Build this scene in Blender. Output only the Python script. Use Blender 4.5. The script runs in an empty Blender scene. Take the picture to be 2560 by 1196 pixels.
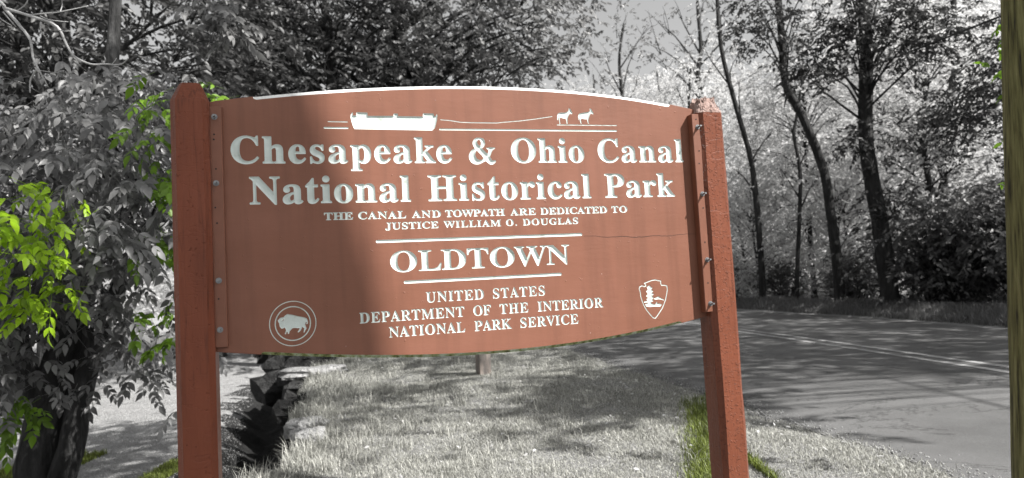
import bpy, math, random, json
import numpy as np
from mathutils import Vector
rng = np.random.default_rng(7)
random.seed(7)
scene = bpy.context.scene
COL = scene.collection
R = math.radians
# ------------------------------------------------------------------ camera
PITCH, ROLL, FPX, PW, PH = R(3.685), R(3.136), 1700.0, 2560.0, 1196.0
CAM = np.array([0.0, 0.0, 1.3])
_up0 = np.array([0, -math.sin(PITCH), math.cos(PITCH)])
FW = np.array([0, math.cos(PITCH), math.sin(PITCH)])
_rt0 = np.array([1.0, 0, 0])
RT = math.cos(ROLL) * _rt0 - math.sin(ROLL) * _up0
UP = math.cos(ROLL) * _up0 + math.sin(ROLL) * _rt0
cam = bpy.data.objects.new("camera", bpy.data.cameras.new("camera"))
COL.objects.link(cam)
from mathutils import Matrix
cam.matrix_world = Matrix((( RT[0], UP[0], -FW[0], CAM[0]), (RT[1], UP[1], -FW[1], CAM[1]),
                           (RT[2], UP[2], -FW[2], CAM[2]), (0, 0, 0, 1)))
cam.data.sensor_fit = 'HORIZONTAL'; cam.data.sensor_width = 36.0
cam.data.lens = FPX / PW * 36.0
cam.data.clip_start = 0.05; cam.data.clip_end = 2000
cam.data.dof.use_dof = True; cam.data.dof.focus_distance = 2.95; cam.data.dof.aperture_fstop = 3.2
scene.camera = cam
# ------------------------------------------------------------------ light
SUN = np.array([0.607, -0.31, 0.73]); SUN /= np.linalg.norm(SUN)
ELEV = math.asin(SUN[2]); AZ = math.atan2(SUN[0], SUN[1])
w = bpy.data.worlds.new("World"); scene.world = w; w.use_nodes = True
nt = w.node_tree; nt.nodes.clear()
sky = nt.nodes.new('ShaderNodeTexSky'); sky.sky_type = 'NISHITA'; sky.sun_disc = False
sky.sun_elevation = ELEV; sky.sun_rotation = AZ; sky.dust_density = 3.0; sky.air_density = 1.0
hs = nt.nodes.new('ShaderNodeHueSaturation'); hs.inputs['Saturation'].default_value = 0.0   # the photograph's sky is grey
bg = nt.nodes.new('ShaderNodeBackground'); bg.inputs['Strength'].default_value = 0.071
wo = nt.nodes.new('ShaderNodeOutputWorld')
nt.links.new(sky.outputs[0], hs.inputs['Color']); nt.links.new(hs.outputs[0], bg.inputs['Color']); nt.links.new(bg.outputs[0], wo.inputs[0])
sl = bpy.data.lights.new("sun", 'SUN'); sl.energy = 4.6; sl.angle = R(0.55); sl.color = (1.0, 0.975, 0.94)
so = bpy.data.objects.new("sun", sl); COL.objects.link(so)
so.rotation_euler = Vector((-SUN[0], -SUN[1], -SUN[2])).to_track_quat('-Z', 'Y').to_euler()
so.location = (20, -10, 30)
scene.view_settings.view_transform = 'Standard'; scene.view_settings.look = 'None'
scene.view_settings.gamma = 1.0; scene.view_settings.exposure = 1.13
scene.render.engine = 'CYCLES'
scene.cycles.max_bounces = 6; scene.cycles.diffuse_bounces = 3; scene.cycles.glossy_bounces = 2
scene.cycles.transmission_bounces = 3; scene.cycles.transparent_max_bounces = 4
scene.cycles.use_denoising = True
scene.cycles.caustics_reflective = False; scene.cycles.caustics_refractive = False

# ------------------------------------------------------------------ helpers
def at(px, py, Y):
    """world point seen at photograph pixel (px, py) at forward distance Y"""
    d = FW + RT * (px - PW / 2) / FPX - UP * (py - PH / 2) / FPX
    return CAM + d * (Y / d[1])
def tag(o, label=None, cat=None, group=None, kind=None):
    if label: o['label'] = label
    if cat: o['category'] = cat
    if group: o['group'] = group
    if kind: o['kind'] = kind
    return o
def empty(name, loc, label=None, cat=None, group=None):
    o = bpy.data.objects.new(name, None); COL.objects.link(o); o.location = loc
    o.empty_display_size = .2
    return tag(o, label, cat, group)
def link(name, me, parent=None, keep=True):
    o = bpy.data.objects.new(name, me); COL.objects.link(o)
    if parent is not None:
        o.parent = parent
        if keep: o.location = (-parent.location.x, -parent.location.y, -parent.location.z)
    return o
def np_mesh(name, V, Q, mats, smooth=False, midx=None):
    """mesh from (n,3) vertices and (m,k) faces of one size"""
    me = bpy.data.meshes.new(name)
    V = np.ascontiguousarray(V, dtype=np.float32); Q = np.ascontiguousarray(Q, dtype=np.int32)
    me.vertices.add(len(V)); me.vertices.foreach_set('co', V.ravel())
    k = Q.shape[1]
    me.loops.add(Q.size); me.loops.foreach_set('vertex_index', Q.ravel())
    me.polygons.add(len(Q)); me.polygons.foreach_set('loop_start', np.arange(0, Q.size, k, dtype=np.int32))
    if smooth: me.polygons.foreach_set('use_smooth', np.ones(len(Q), dtype=bool))
    for m in (mats if isinstance(mats, (list, tuple)) else [mats]): me.materials.append(m)
    if midx is not None: me.polygons.foreach_set('material_index', np.asarray(midx, dtype=np.int32))
    me.update(calc_edges=True)
    return me
class MB:
    """collects shapes, links them as one mesh object"""
    def __init__(s): s.v = []; s.f = []
    def add(s, vs, fs):
        n = len(s.v); s.v += [tuple(map(float, p)) for p in vs]; s.f += [tuple(n + i for i in f) for f in fs]
    def prism(s, ring_list, cap=True):
        k = len(ring_list[0]); n = len(s.v)
        for r in ring_list: s.v += [tuple(map(float, p)) for p in r]
        for i in range(len(ring_list) - 1):
            for j in range(k):
                a = n + i * k + j; b = n + i * k + (j + 1) % k
                s.f.append((a, b, b + k, a + k))
        if cap:
            s.f.append(tuple(n + j for j in range(k))[::-1]); s.f.append(tuple(n + (len(ring_list) - 1) * k + j for j in range(k)))
    def tube(s, path, rad, seg=8, jit=0.0, cap=True):
        P = [np.array(p, float) for p in path]; rings = []
        ref = np.array([0.31, 0.77, 0.2])
        for i, p in enumerate(P):
            t = P[min(i + 1, len(P) - 1)] - P[max(i - 1, 0)]; t = t / (np.linalg.norm(t) + 1e-9)
            if i == 0:
                a = np.cross(t, ref); 
                if np.linalg.norm(a) < 1e-3: a = np.cross(t, [1, 0, 0])
            else: a = a - t * (a @ t)
            a = a / np.linalg.norm(a); b = np.cross(t, a)
            r = rad[i] if hasattr(rad, '__len__') else rad
            rings.append([p + (a * math.cos(2 * math.pi * j / seg) + b * math.sin(2 * math.pi * j / seg)) * r * (1 + jit * random.uniform(-1, 1)) for j in range(seg)])
        s.prism(rings, cap)
    def build(s, name, mat, parent=None, smooth=False):
        me = bpy.data.meshes.new(name); me.from_pydata(s.v, [], s.f)
        for m in (mat if isinstance(mat, (list, tuple)) else [mat]): me.materials.append(m)
        if smooth: me.polygons.foreach_set('use_smooth', np.ones(len(me.polygons), dtype=bool))
        me.update()
        return link(name, me, parent)
def spline(pts, n):
    """smooth path through control points"""
    P = np.array(pts, float)
    if len(P) < 3: return [P[0] + (P[-1] - P[0]) * t for t in np.linspace(0, 1, n)]
    out = []; m = len(P) - 1
    for t in np.linspace(0, m, n):
        i = min(int(t), m - 1); u = t - i
        p0 = P[max(i - 1, 0)]; p1 = P[i]; p2 = P[i + 1]; p3 = P[min(i + 2, m)]
        out.append(.5 * ((2 * p1) + (-p0 + p2) * u + (2 * p0 - 5 * p1 + 4 * p2 - p3) * u * u + (-p0 + 3 * p1 - 3 * p2 + p3) * u ** 3))
    return out

# ------------------------------------------------------------------ materials
def mat(name):
    m = bpy.data.materials.new(name); m.use_nodes = True
    b = m.node_tree.nodes['Principled BSDF']
    return m, m.node_tree, b
def node(nt, kind, **kw):
    n = nt.nodes.new(kind)
    for k, v in kw.items():
        if k in n.inputs: n.inputs[k].default_value = v
        else: setattr(n, k, v)
    return n
def noise_ramp(nt, scale, stops, vec=None, detail=6.0, rough=.6, distortion=0.0, coord='Object', mapscale=None):
    tc = nt.nodes.new('ShaderNodeTexCoord'); n = node(nt, 'ShaderNodeTexNoise', Scale=scale, Detail=detail, Roughness=rough, Distortion=distortion)
    src = tc.outputs[coord]
    if mapscale:
        mp = nt.nodes.new('ShaderNodeMapping'); mp.inputs['Scale'].default_value = mapscale
        nt.links.new(src, mp.inputs['Vector']); src = mp.outputs[0]
    nt.links.new(src, n.inputs['Vector'])
    r = nt.nodes.new('ShaderNodeValToRGB'); e = r.color_ramp.elements
    while len(e) < len(stops): e.new(.5)
    for i, (p, c) in enumerate(stops):
        e[i].position = p; e[i].color = (c, c, c, 1) if not hasattr(c, '__len__') else (*c, 1)
    nt.links.new(n.outputs['Fac'], r.inputs['Fac'])
    return n, r
def bump(nt, b, height, strength, dist, prev=None):
    bp = node(nt, 'ShaderNodeBump', Strength=strength, Distance=dist)
    nt.links.new(height, bp.inputs['Height'])
    if prev is not None: nt.links.new(prev.outputs[0], bp.inputs['Normal'])
    nt.links.new(bp.outputs[0], b.inputs['Normal'])
    return bp
def surf(name, stops, scale, rough=.7, bscale=None, bstr=.4, bdist=.01, mapscale=None, bmap=None, spec=.5, detail=6.0):
    m, nt, b = mat(name)
    n, r = noise_ramp(nt, scale, stops, mapscale=mapscale, detail=detail)
    nt.links.new(r.outputs[0], b.inputs['Base Color'])
    b.inputs['Roughness'].default_value = rough; b.inputs['Specular IOR Level'].default_value = spec
    if bscale:
        n2, r2 = noise_ramp(nt, bscale, [(.3, 0.0), (.7, 1.0)], mapscale=bmap)
        bump(nt, b, r2.outputs[0], bstr, bdist)
    return m
def leafmat(name, lo, hi, tint=(1, 1, 1), trans=.35, rough=.45):
    m, nt, b = mat(name)
    g = nt.nodes.new('ShaderNodeNewGeometry'); r = nt.nodes.new('ShaderNodeValToRGB')
    r.color_ramp.elements[0].color = (lo * tint[0], lo * tint[1], lo * tint[2], 1)
    r.color_ramp.elements[1].color = (hi * tint[0], hi * tint[1], hi * tint[2], 1)
    nt.links.new(g.outputs['Random Per Island'], r.inputs['Fac'])
    nt.links.new(r.outputs[0], b.inputs['Base Color'])
    b.inputs['Roughness'].default_value = rough; b.inputs['Specular IOR Level'].default_value = .45
    t = nt.nodes.new('ShaderNodeBsdfTranslucent'); nt.links.new(r.outputs[0], t.inputs['Color'])
    mx = nt.nodes.new('ShaderNodeMixShader'); mx.inputs[0].default_value = trans
    o = nt.nodes['Material Output']
    nt.links.new(b.outputs[0], mx.inputs[1]); nt.links.new(t.outputs[0], mx.inputs[2]); nt.links.new(mx.outputs[0], o.inputs['Surface'])
    return m
M = {}
# sign paint
m, nt, b = mat('brown_sign_paint'); M['paint'] = m
n, r = noise_ramp(nt, 1.6, [(.22, (.182, .074, .044)), (.5, (.212, .088, .055)), (.78, (.240, .104, .069))], mapscale=(1, 1, 2.5))
ns_, rs_ = noise_ramp(nt, 5, [(.34, .78), (.52, 1.0), (.75, 1.06)], mapscale=(3, 3, .22), detail=5.0)
mp_ = node(nt, 'ShaderNodeMix', data_type='RGBA', blend_type='MULTIPLY'); mp_.inputs[0].default_value = .6
nt.links.new(r.outputs[0], mp_.inputs[6]); nt.links.new(rs_.outputs[0], mp_.inputs[7])
nt.links.new(mp_.outputs[2], b.inputs['Base Color']); b.inputs['Roughness'].default_value = .5; b.inputs['Specular IOR Level'].default_value = .33
n2, r2 = noise_ramp(nt, 60, [(.3, 0.0), (.7, 1.0)], mapscale=(.3, .3, 1.0)); bp = bump(nt, b, r2.outputs[0], .13, .002)
n3, r3 = noise_ramp(nt, 55, [(.70, 0.0), (.76, 1.0)], detail=2.0); bump(nt, b, r3.outputs[0], .5, .002, bp)
# post paint: glossier, redder, pitted
def postpaint(name, cols, rough, pit):
    m, nt, b = mat(name)
    n, r = noise_ramp(nt, 9, [(.25, cols[0]), (.55, cols[1]), (.8, cols[2])], mapscale=(1, 1, .25))
    nt.links.new(r.outputs[0], b.inputs['Base Color']); b.inputs['Roughness'].default_value = rough; b.inputs['Specular IOR Level'].default_value = .28
    nk, rk = noise_ramp(nt, 16, [(.48, 1.0), (.5, .55), (.52, 1.0)], mapscale=(1, 1, .05), detail=3.0)
    nw, rw = noise_ramp(nt, 2.3, [(.42, 0.0), (.62, 1.0)], detail=4.0)
    mk = node(nt, 'ShaderNodeMix', data_type='RGBA', blend_type='MULTIPLY'); nt.links.new(rw.outputs[0], mk.inputs[0])
    nt.links.new(r.outputs[0], mk.inputs[6]); nt.links.new(rk.outputs[0], mk.inputs[7]); nt.links.new(mk.outputs[2], b.inputs['Base Color'])
    n2, r2 = noise_ramp(nt, 70, [(.3, 0.0), (.7, 1.0)], mapscale=(1, 1, .12)); bp = bump(nt, b, r2.outputs[0], .35, .003)
    n3, r3 = noise_ramp(nt, 90, [(pit, 0.0), (pit + .08, 1.0)], detail=2.0); bp2 = bump(nt, b, r3.outputs[0], .9, .004, bp)
    n4, r4 = noise_ramp(nt, 7, [(.485, 1.0), (.5, 0.0), (.515, 1.0)], mapscale=(.5, .5, 1.4), detail=3.0); bump(nt, b, r4.outputs[0], .35, .002, bp2)
    return m
M['post_l'] = postpaint('dark_red_post_paint', [(.14, .038, .018), (.18, .050, .024), (.21, .062, .032)], .36, .66)
M['post_r'] = postpaint('pitted_red_post_paint', [(.15, .048, .026), (.185, .060, .033), (.22, .08, .048)], .38, .58)
M['batten'] = surf('brown_batten_paint', [(.3, (.165, .062, .034)), (.7, (.20, .076, .044))], 12, .5, 60, .3, .002, bmap=(1, 1, .2))
M['white'] = surf('white_sign_paint', [(.24, (.30, .33, .27)), (.38, (.54, .60, .57)), (.6, (.60, .67, .645))], 17, .5, 120, .3, .0015)
M['white_edge'] = surf('white_edge_paint', [(.25, (.6, .6, .58)), (.5, (.84, .85, .84))], 18, .5, 70, .3, .002)
M['algae'] = surf('algae_stained_edge', [(.32, (.05, .05, .02)), (.45, (.22, .26, .09)), (.62, (.45, .52, .38)), (.8, (.6, .66, .58))], 38, .8, 90, .5, .003)
M['raw_top'] = surf('weathered_bare_wood', [(.30, (.07, .045, .04)), (.42, (.30, .20, .17)), (.75, (.46, .36, .33))], 22, .85, 60, 1.0, .008, mapscale=(1, 1, 1))
m, nt, b = mat('galvanised_steel'); M['metal'] = m
b.inputs['Base Color'].default_value = (.26, .27, .28, 1); b.inputs['Metallic'].default_value = .7; b.inputs['Roughness'].default_value = .5
M['hole'] = surf('dark_hole', [(.3, .008), (.7, .015)], 20, .9)
M['bark'] = surf('dark_bark', [(.3, .022), (.5, .042), (.75, .085)], 9, .9, 16, 1.0, .05, mapscale=(1, 1, .25), bmap=(1, 1, .2), spec=.2)
M['bark_mid'] = surf('grey_bark', [(.3, .02), (.5, .038), (.75, .07)], 9, .9, 16, 1.0, .04, mapscale=(1, 1, .25), bmap=(1, 1, .2), spec=.2)
M['bark_pale'] = surf('bleached_dead_wood', [(.3, .30), (.7, .50)], 20, .8, 60, .5, .003)
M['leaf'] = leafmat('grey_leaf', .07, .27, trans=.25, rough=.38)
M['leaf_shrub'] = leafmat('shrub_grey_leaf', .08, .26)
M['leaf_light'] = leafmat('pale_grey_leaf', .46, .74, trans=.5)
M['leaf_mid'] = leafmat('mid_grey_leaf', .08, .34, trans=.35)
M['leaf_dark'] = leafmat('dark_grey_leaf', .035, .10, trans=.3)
M['leaf_green'] = leafmat('bright_green_leaf', .38, .95, tint=(.46, .74, .03), trans=.4)
M['leaf_edge_green'] = leafmat('fresh_green_leaf', .22, .6, tint=(.34, .62, .05), trans=.4)
M['grass'] = leafmat('grey_grass_blade', .17, .60, tint=(1.0, 1.0, .92), trans=.3, rough=.6)
M['grass_far'] = leafmat('far_grey_grass_blade', .24, .52, trans=.3, rough=.6)
M['grass_green'] = leafmat('green_grass_blade', .12, .6, tint=(.42, .52, .10), trans=.3, rough=.6)
M['berm_grass'] = leafmat('dark_grey_grass_blade', .11, .28, trans=.3, rough=.6)
M['rock_pale'] = surf('pale_grey_rock', [(.3, .20), (.5, .36), (.75, .48)], 7, .9, 16, 1.0, .04)
M['rock'] = surf('dark_grey_rock', [(.3, .012), (.55, .028), (.8, .08)], 5, .9, 14, 1.0, .05)
M['wire'] = surf('black_cable', [(.3, .015), (.7, .03)], 20, .6)
# asphalt
m, nt, b = mat('worn_asphalt'); M['asphalt'] = m
n, r = noise_ramp(nt, 260, [(.28, .055), (.5, .115), (.72, .20)], detail=3.0)
na, ra = noise_ramp(nt, .7, [(.32, .74), (.5, 1.0), (.7, 1.16)], detail=9.0, rough=.65)
mx = node(nt, 'ShaderNodeMix', data_type='RGBA', blend_type='MULTIPLY'); mx.inputs[0].default_value = 1.0
nt.links.new(r.outputs[0], mx.inputs[6]); nt.links.new(ra.outputs[0], mx.inputs[7])
nc, rc = noise_ramp(nt, .75, [(.488, 1.0), (.5, .35), (.512, 1.0)], detail=8.0, rough=.7, distortion=.6)
mx2 = node(nt, 'ShaderNodeMix', data_type='RGBA', blend_type='MULTIPLY'); mx2.inputs[0].default_value = .85
nt.links.new(mx.outputs[2], mx2.inputs[6]); nt.links.new(rc.outputs[0], mx2.inputs[7])
nt.links.new(mx2.outputs[2], b.inputs['Base Color']); b.inputs['Roughness'].default_value = .85; b.inputs['Specular IOR Level'].default_value = .3
bump(nt, b, n.outputs['Fac'], .6, .006)
# worn line paint: shows the asphalt where it has worn off
m, nt, b = mat('worn_line_paint'); M['line'] = m
n, r = noise_ramp(nt, 8, [(.36, .12), (.52, .34), (.7, .42)], detail=10.0, rough=.75)
nt.links.new(r.outputs[0], b.inputs['Base Color']); b.inputs['Roughness'].default_value = .8
# ground: lawn, bare soil on the steep bank with its shade painted in
m, nt, b = mat('lawn_ground'); M['ground'] = m
n, r = noise_ramp(nt, 3.0, [(.3, .20), (.5, .28), (.7, .36)], detail=12.0, rough=.75)
n1, r1 = noise_ramp(nt, 45, [(.25, .55), (.75, 1.35)], detail=6.0, rough=.8)
mx = node(nt, 'ShaderNodeMix', data_type='RGBA', blend_type='MULTIPLY'); mx.inputs[0].default_value = 1.0
nt.links.new(r.outputs[0], mx.inputs[6]); nt.links.new(r1.outputs[0], mx.inputs[7])
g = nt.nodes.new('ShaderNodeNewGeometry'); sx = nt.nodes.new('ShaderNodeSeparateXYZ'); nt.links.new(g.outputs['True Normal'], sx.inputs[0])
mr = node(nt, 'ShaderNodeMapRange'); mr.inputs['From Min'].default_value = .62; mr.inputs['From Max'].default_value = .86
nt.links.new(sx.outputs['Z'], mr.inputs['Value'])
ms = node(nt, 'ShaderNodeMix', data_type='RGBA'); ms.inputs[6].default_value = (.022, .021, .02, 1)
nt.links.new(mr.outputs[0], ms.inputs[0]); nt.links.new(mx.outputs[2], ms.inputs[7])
nt.links.new(ms.outputs[2], b.inputs['Base Color']); b.inputs['Roughness'].default_value = .95; b.inputs['Specular IOR Level'].default_value = .15
bump(nt, b, n1.outputs['Fac'], .8, .03)
M['shade_soil'] = surf('painted_shade_soil', [(.3, .006), (.55, .011), (.8, .028)], 4, .9, 12, 1.0, .06)  # bare earth painted near-black to carry the shade below the bank
# treated round pole
m, nt, b = mat('green_treated_pole_wood'); M['pole'] = m
n, r = noise_ramp(nt, 5, [(.34, (.015, .013, .006)), (.42, (.10, .095, .03)), (.55, (.19, .185, .07)), (.72, (.32, .30, .15))], mapscale=(9, 9, .3), detail=8.0)
nt.links.new(r.outputs[0], b.inputs['Base Color']); b.inputs['Roughness'].default_value = .8
n2, r2 = noise_ramp(nt, 14, [(.35, 0.0), (.65, 1.0)], mapscale=(5, 5, .2)); bump(nt, b, r2.outputs[0], .8, .008)
M['oldpost'] = surf('weathered_post_wood', [(.3, (.10, .09, .085)), (.5, (.26, .23, .21)), (.75, (.36, .30, .26))], 12, .85, 30, .6, .005, mapscale=(1, 1, .3))

# ------------------------------------------------------------------ terrain
BANK = np.array([(-20, -2.0), (3, -1.85), (5.0, -1.93), (6.1, -1.95), (7.5, -2.42), (10.0, -3.10), (11.4, -3.4), (14.5, -4.6), (19, -6.0), (26, -9.5), (40, -17), (70, -34), (140, -70)], float)
NEAR = np.array([(-30, 2.9), (0, 2.75), (4.13, 2.58), (5.77, 2.25), (7.28, 1.95), (9.2, 1.58), (12.0, 1.08), (17, .1), (25, -2.0), (38, -6.5), (55, -13.5), (90, -29)], float)
FAR = np.array([(-30, 8.9), (0, 8.85), (8, 8.8), (12, 8.72), (16, 8.47), (19.1, 7.92), (22.4, 7.4), (30, 5.8), (42, 2.4), (60, -5.0), (90, -19)], float)
def xn(y): return np.interp(y, NEAR[:, 0], NEAR[:, 1])
def xf(y): return np.interp(y, FAR[:, 0], FAR[:, 1])
def xb(y):
    return np.interp(y, BANK[:, 0], BANK[:, 1]) + .06 * np.sin(2.3 * y + .6) + .05 * np.sin(5.1 * y) + .03 * np.sin(9.7 * y + 1)
def sst(a, b, x):
    t = np.clip((x - a) / (b - a), 0, 1); return t * t * (3 - 2 * t)
def gz(x, y):
    x = np.asarray(x, float); y = np.asarray(y, float)
    up = sst(-.28, 0.02, x - xb(y))
    low = -1.15 - .02 * np.clip(xb(y) - x - 3, 0, 20) + .055 * np.clip(y - 22, 0, 60) + .05 * np.sin(.5 * x + .3 * y)
    low = low - .5 * np.exp(-((x - xb(y) + .75) / .55) ** 2) * sst(2, 5, y) * (1 - sst(15, 18, y))
    hi = .02 * np.sin(1.7 * x + .9 * y) + .02 * np.sin(.6 * x - 1.3 * y)
    z = low * (1 - up) + hi * up
    # the road bed is level, the bank beyond it humps up, then the hillside
    d = x - xf(y)
    onroad = sst(-.5, 0.0, x - xn(y)) * (1 - sst(0, .35, d))
    z = z * (1 - onroad)
    z = z + .26 * np.exp(-((d - .95) / .55) ** 2) + np.where(d > 3, .16 * (d - 3), 0)
    z = z + np.where((y > 60), .05 * (y - 60), 0)
    return z
def axis(spec):
    out = []
    for a, b, s in spec: out += list(np.arange(a, b, s))
    return np.array(out + [spec[-1][1]])
gx = axis([(-300, -60, 20), (-60, -14, 1.5), (-14, -6, .35), (-6, -1.5, .07), (-1.5, 11, .25), (11, 60, 1.5), (60, 300, 20)])
gy = axis([(-60, -4, 4), (-4, 3.5, .5), (3.5, 17, .1), (17, 32, .4), (32, 90, 2), (90, 400, 20)])
X, Y = np.meshgrid(gx, gy)
Z = gz(X, Y)
V = np.stack([X.ravel(), Y.ravel(), Z.ravel()], 1)
nx, ny = len(gx), len(gy)
ii = (np.arange(ny - 1)[:, None] * nx + np.arange(nx - 1)[None, :]).ravel()
Q = np.stack([ii, ii + 1, ii + nx + 1, ii + nx], 1)
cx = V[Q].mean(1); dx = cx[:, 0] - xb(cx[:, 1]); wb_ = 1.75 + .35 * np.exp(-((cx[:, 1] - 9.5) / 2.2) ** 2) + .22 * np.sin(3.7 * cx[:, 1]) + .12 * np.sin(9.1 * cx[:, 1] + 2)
shade_soil = ((dx > -wb_) & (dx < .03 + .8 * np.exp(-((cx[:, 1] - 14.2) / 1.3) ** 2) * (1 + .4 * np.sin(7 * cx[:, 0]))) & (cx[:, 1] > 2) & (cx[:, 1] < 19)).astype(np.int32)  # faces along the bank that get the painted shade
tag(link('ground', np_mesh('ground', V, Q, [M['ground'], M['shade_soil']], True, shade_soil)), kind='structure')
# ------------------------------------------------------------------ road
ys = np.concatenate([np.arange(-30, 40, .4), np.arange(40, 90, 2.0)])
edge_j = np.cumsum(rng.normal(0, .02, len(ys))) * .25; edge_j -= np.linspace(edge_j[0], edge_j[-1], len(ys)); edge_j += rng.normal(0, .05, len(ys))
N_ACROSS = 14
V = []; 
for k in range(N_ACROSS + 1):
    t = k / N_ACROSS
    crown = .05 * (1 - (2 * t - 1) ** 2)
    V.append(np.stack([xn(ys) + edge_j * (1 if k == 0 else 0) + (xf(ys) - xn(ys)) * t, ys, np.full(len(ys), .006) + crown], 1))
V = np.array(V).transpose(1, 0, 2).reshape(-1, 3); k = N_ACROSS + 1
ii = (np.arange(len(ys) - 1)[:, None] * k + np.arange(k - 1)[None, :]).ravel()
road = tag(link('road', np_mesh('road', V, np.stack([ii, ii + 1, ii + k + 1, ii + k], 1), M['asphalt'], True)), kind='structure')
for s in (-1, 1):
    a = []; 
    for off in (-.055, .055):
        xc = xn(ys) * .5 + xf(ys) * .5 + s * .14 + off
        a.append(np.stack([xc, ys, np.full(len(ys), .006 + .05 + .005)], 1))
    V = np.array(a).transpose(1, 0, 2).reshape(-1, 3)
    ii = np.arange(len(ys) - 1) * 2
    link('centre_line', np_mesh('centre_line', V, np.stack([ii, ii + 1, ii + 3, ii + 2], 1), M['line']), road, False)

# ------------------------------------------------------------------ the sign
YAW = R(16.21)
U = np.array([math.cos(YAW), math.sin(YAW), 0.0]); NN = np.array([math.sin(YAW), -math.cos(YAW), 0.0])
P0 = np.array([-1.23073475, 2.58654978, 0.0])
def B(u, v, o=0.0):
    """point of the sign: u along the board, v up, o towards the viewer"""
    return P0 + U * u + NN * o + np.array([0, 0, 1.0]) * v
sign = empty('park_sign', tuple(P0 + U * 1.15), 'large brown carved park sign with arched top on two red posts', 'sign')
# posts: square with chamfered edges and bevelled tops
def post(u0, u1, f, bk, ch, vs, vt, inset, m, zb, name='post', rough=False):
    mb = MB()
    def ring(v, i, tw=0.0):
        a, b_, c, d = u0 + i, u1 - i, bk + i, f - i
        k = max(ch - i * .3, .006)
        pts = [(a + k, d), (b_ - k, d), (b_, d - k), (b_, c + k), (b_ - k, c), (a + k, c), (a, c + k), (a, d - k)]
        return [B(x, v, o) for x, o in pts]
    vsn = list(np.linspace(zb, vs, 14))
    rings = []
    for q, v in enumerate(vsn):
        rr = ring(v, 0)
        if rough and q > 0: rr = [p + rng.normal(0, .0012, 3) for p in rr]
        rings.append(rr)
    mb.prism(rings, cap=False)
    o = mb.build(name, m, sign)
    return ring
ringL = post(-.050, .0865, .055, -.085, .021, 2.058, 0, 0, M['post_l'], gz(P0[0], P0[1]) - .05)
capL = MB(); capL.prism([ringL(2.058, 0), ringL(2.064, .001), ringL(2.126, .027), ringL(2.136, .033)])
pl = [o for o in sign.children if o.name == 'post'][0]
link_o = capL.build('post_cap', M['post_l'], sign)
zr = float(gz(*(P0 + U * 2.28)[:2])) - .05
ringR = post(2.212, 2.349, .055, -.085, .022, 2.052, 0, 0, M['post_r'], zr, rough=True)
capR = MB()
# split, worn top: front slope runs back to a ragged broken crest
nseg = 16; rows = 6
base = np.array(ringR(2.052, 0)); 
top = np.array(ringR(2.128, .03))
rings = []
for k in range(rows + 1):
    t = k / rows; rr = []
    for j in range(8):
        nj = (j + 1) % 8
        for q in range(6):
            s = q / 6
            p = (base[j] * (1 - s) + base[nj] * s) * (1 - t) + (top[j] * (1 - s) + top[nj] * s) * t
            if 0 < k: p = p + rng.normal(0, .0022 * (1 + t), 3)
            if k == rows: p = p + np.array([0, 0, rng.uniform(-.012, .014)]) 
            rr.append(p)
    rings.append(rr)
capR.prism(rings); capR.build('post_cap', M['raw_top'], sign)
for o in sign.children:
    if o.name == 'post_cap.001': o['label'] = 'split bare weathered wood top'

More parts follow.
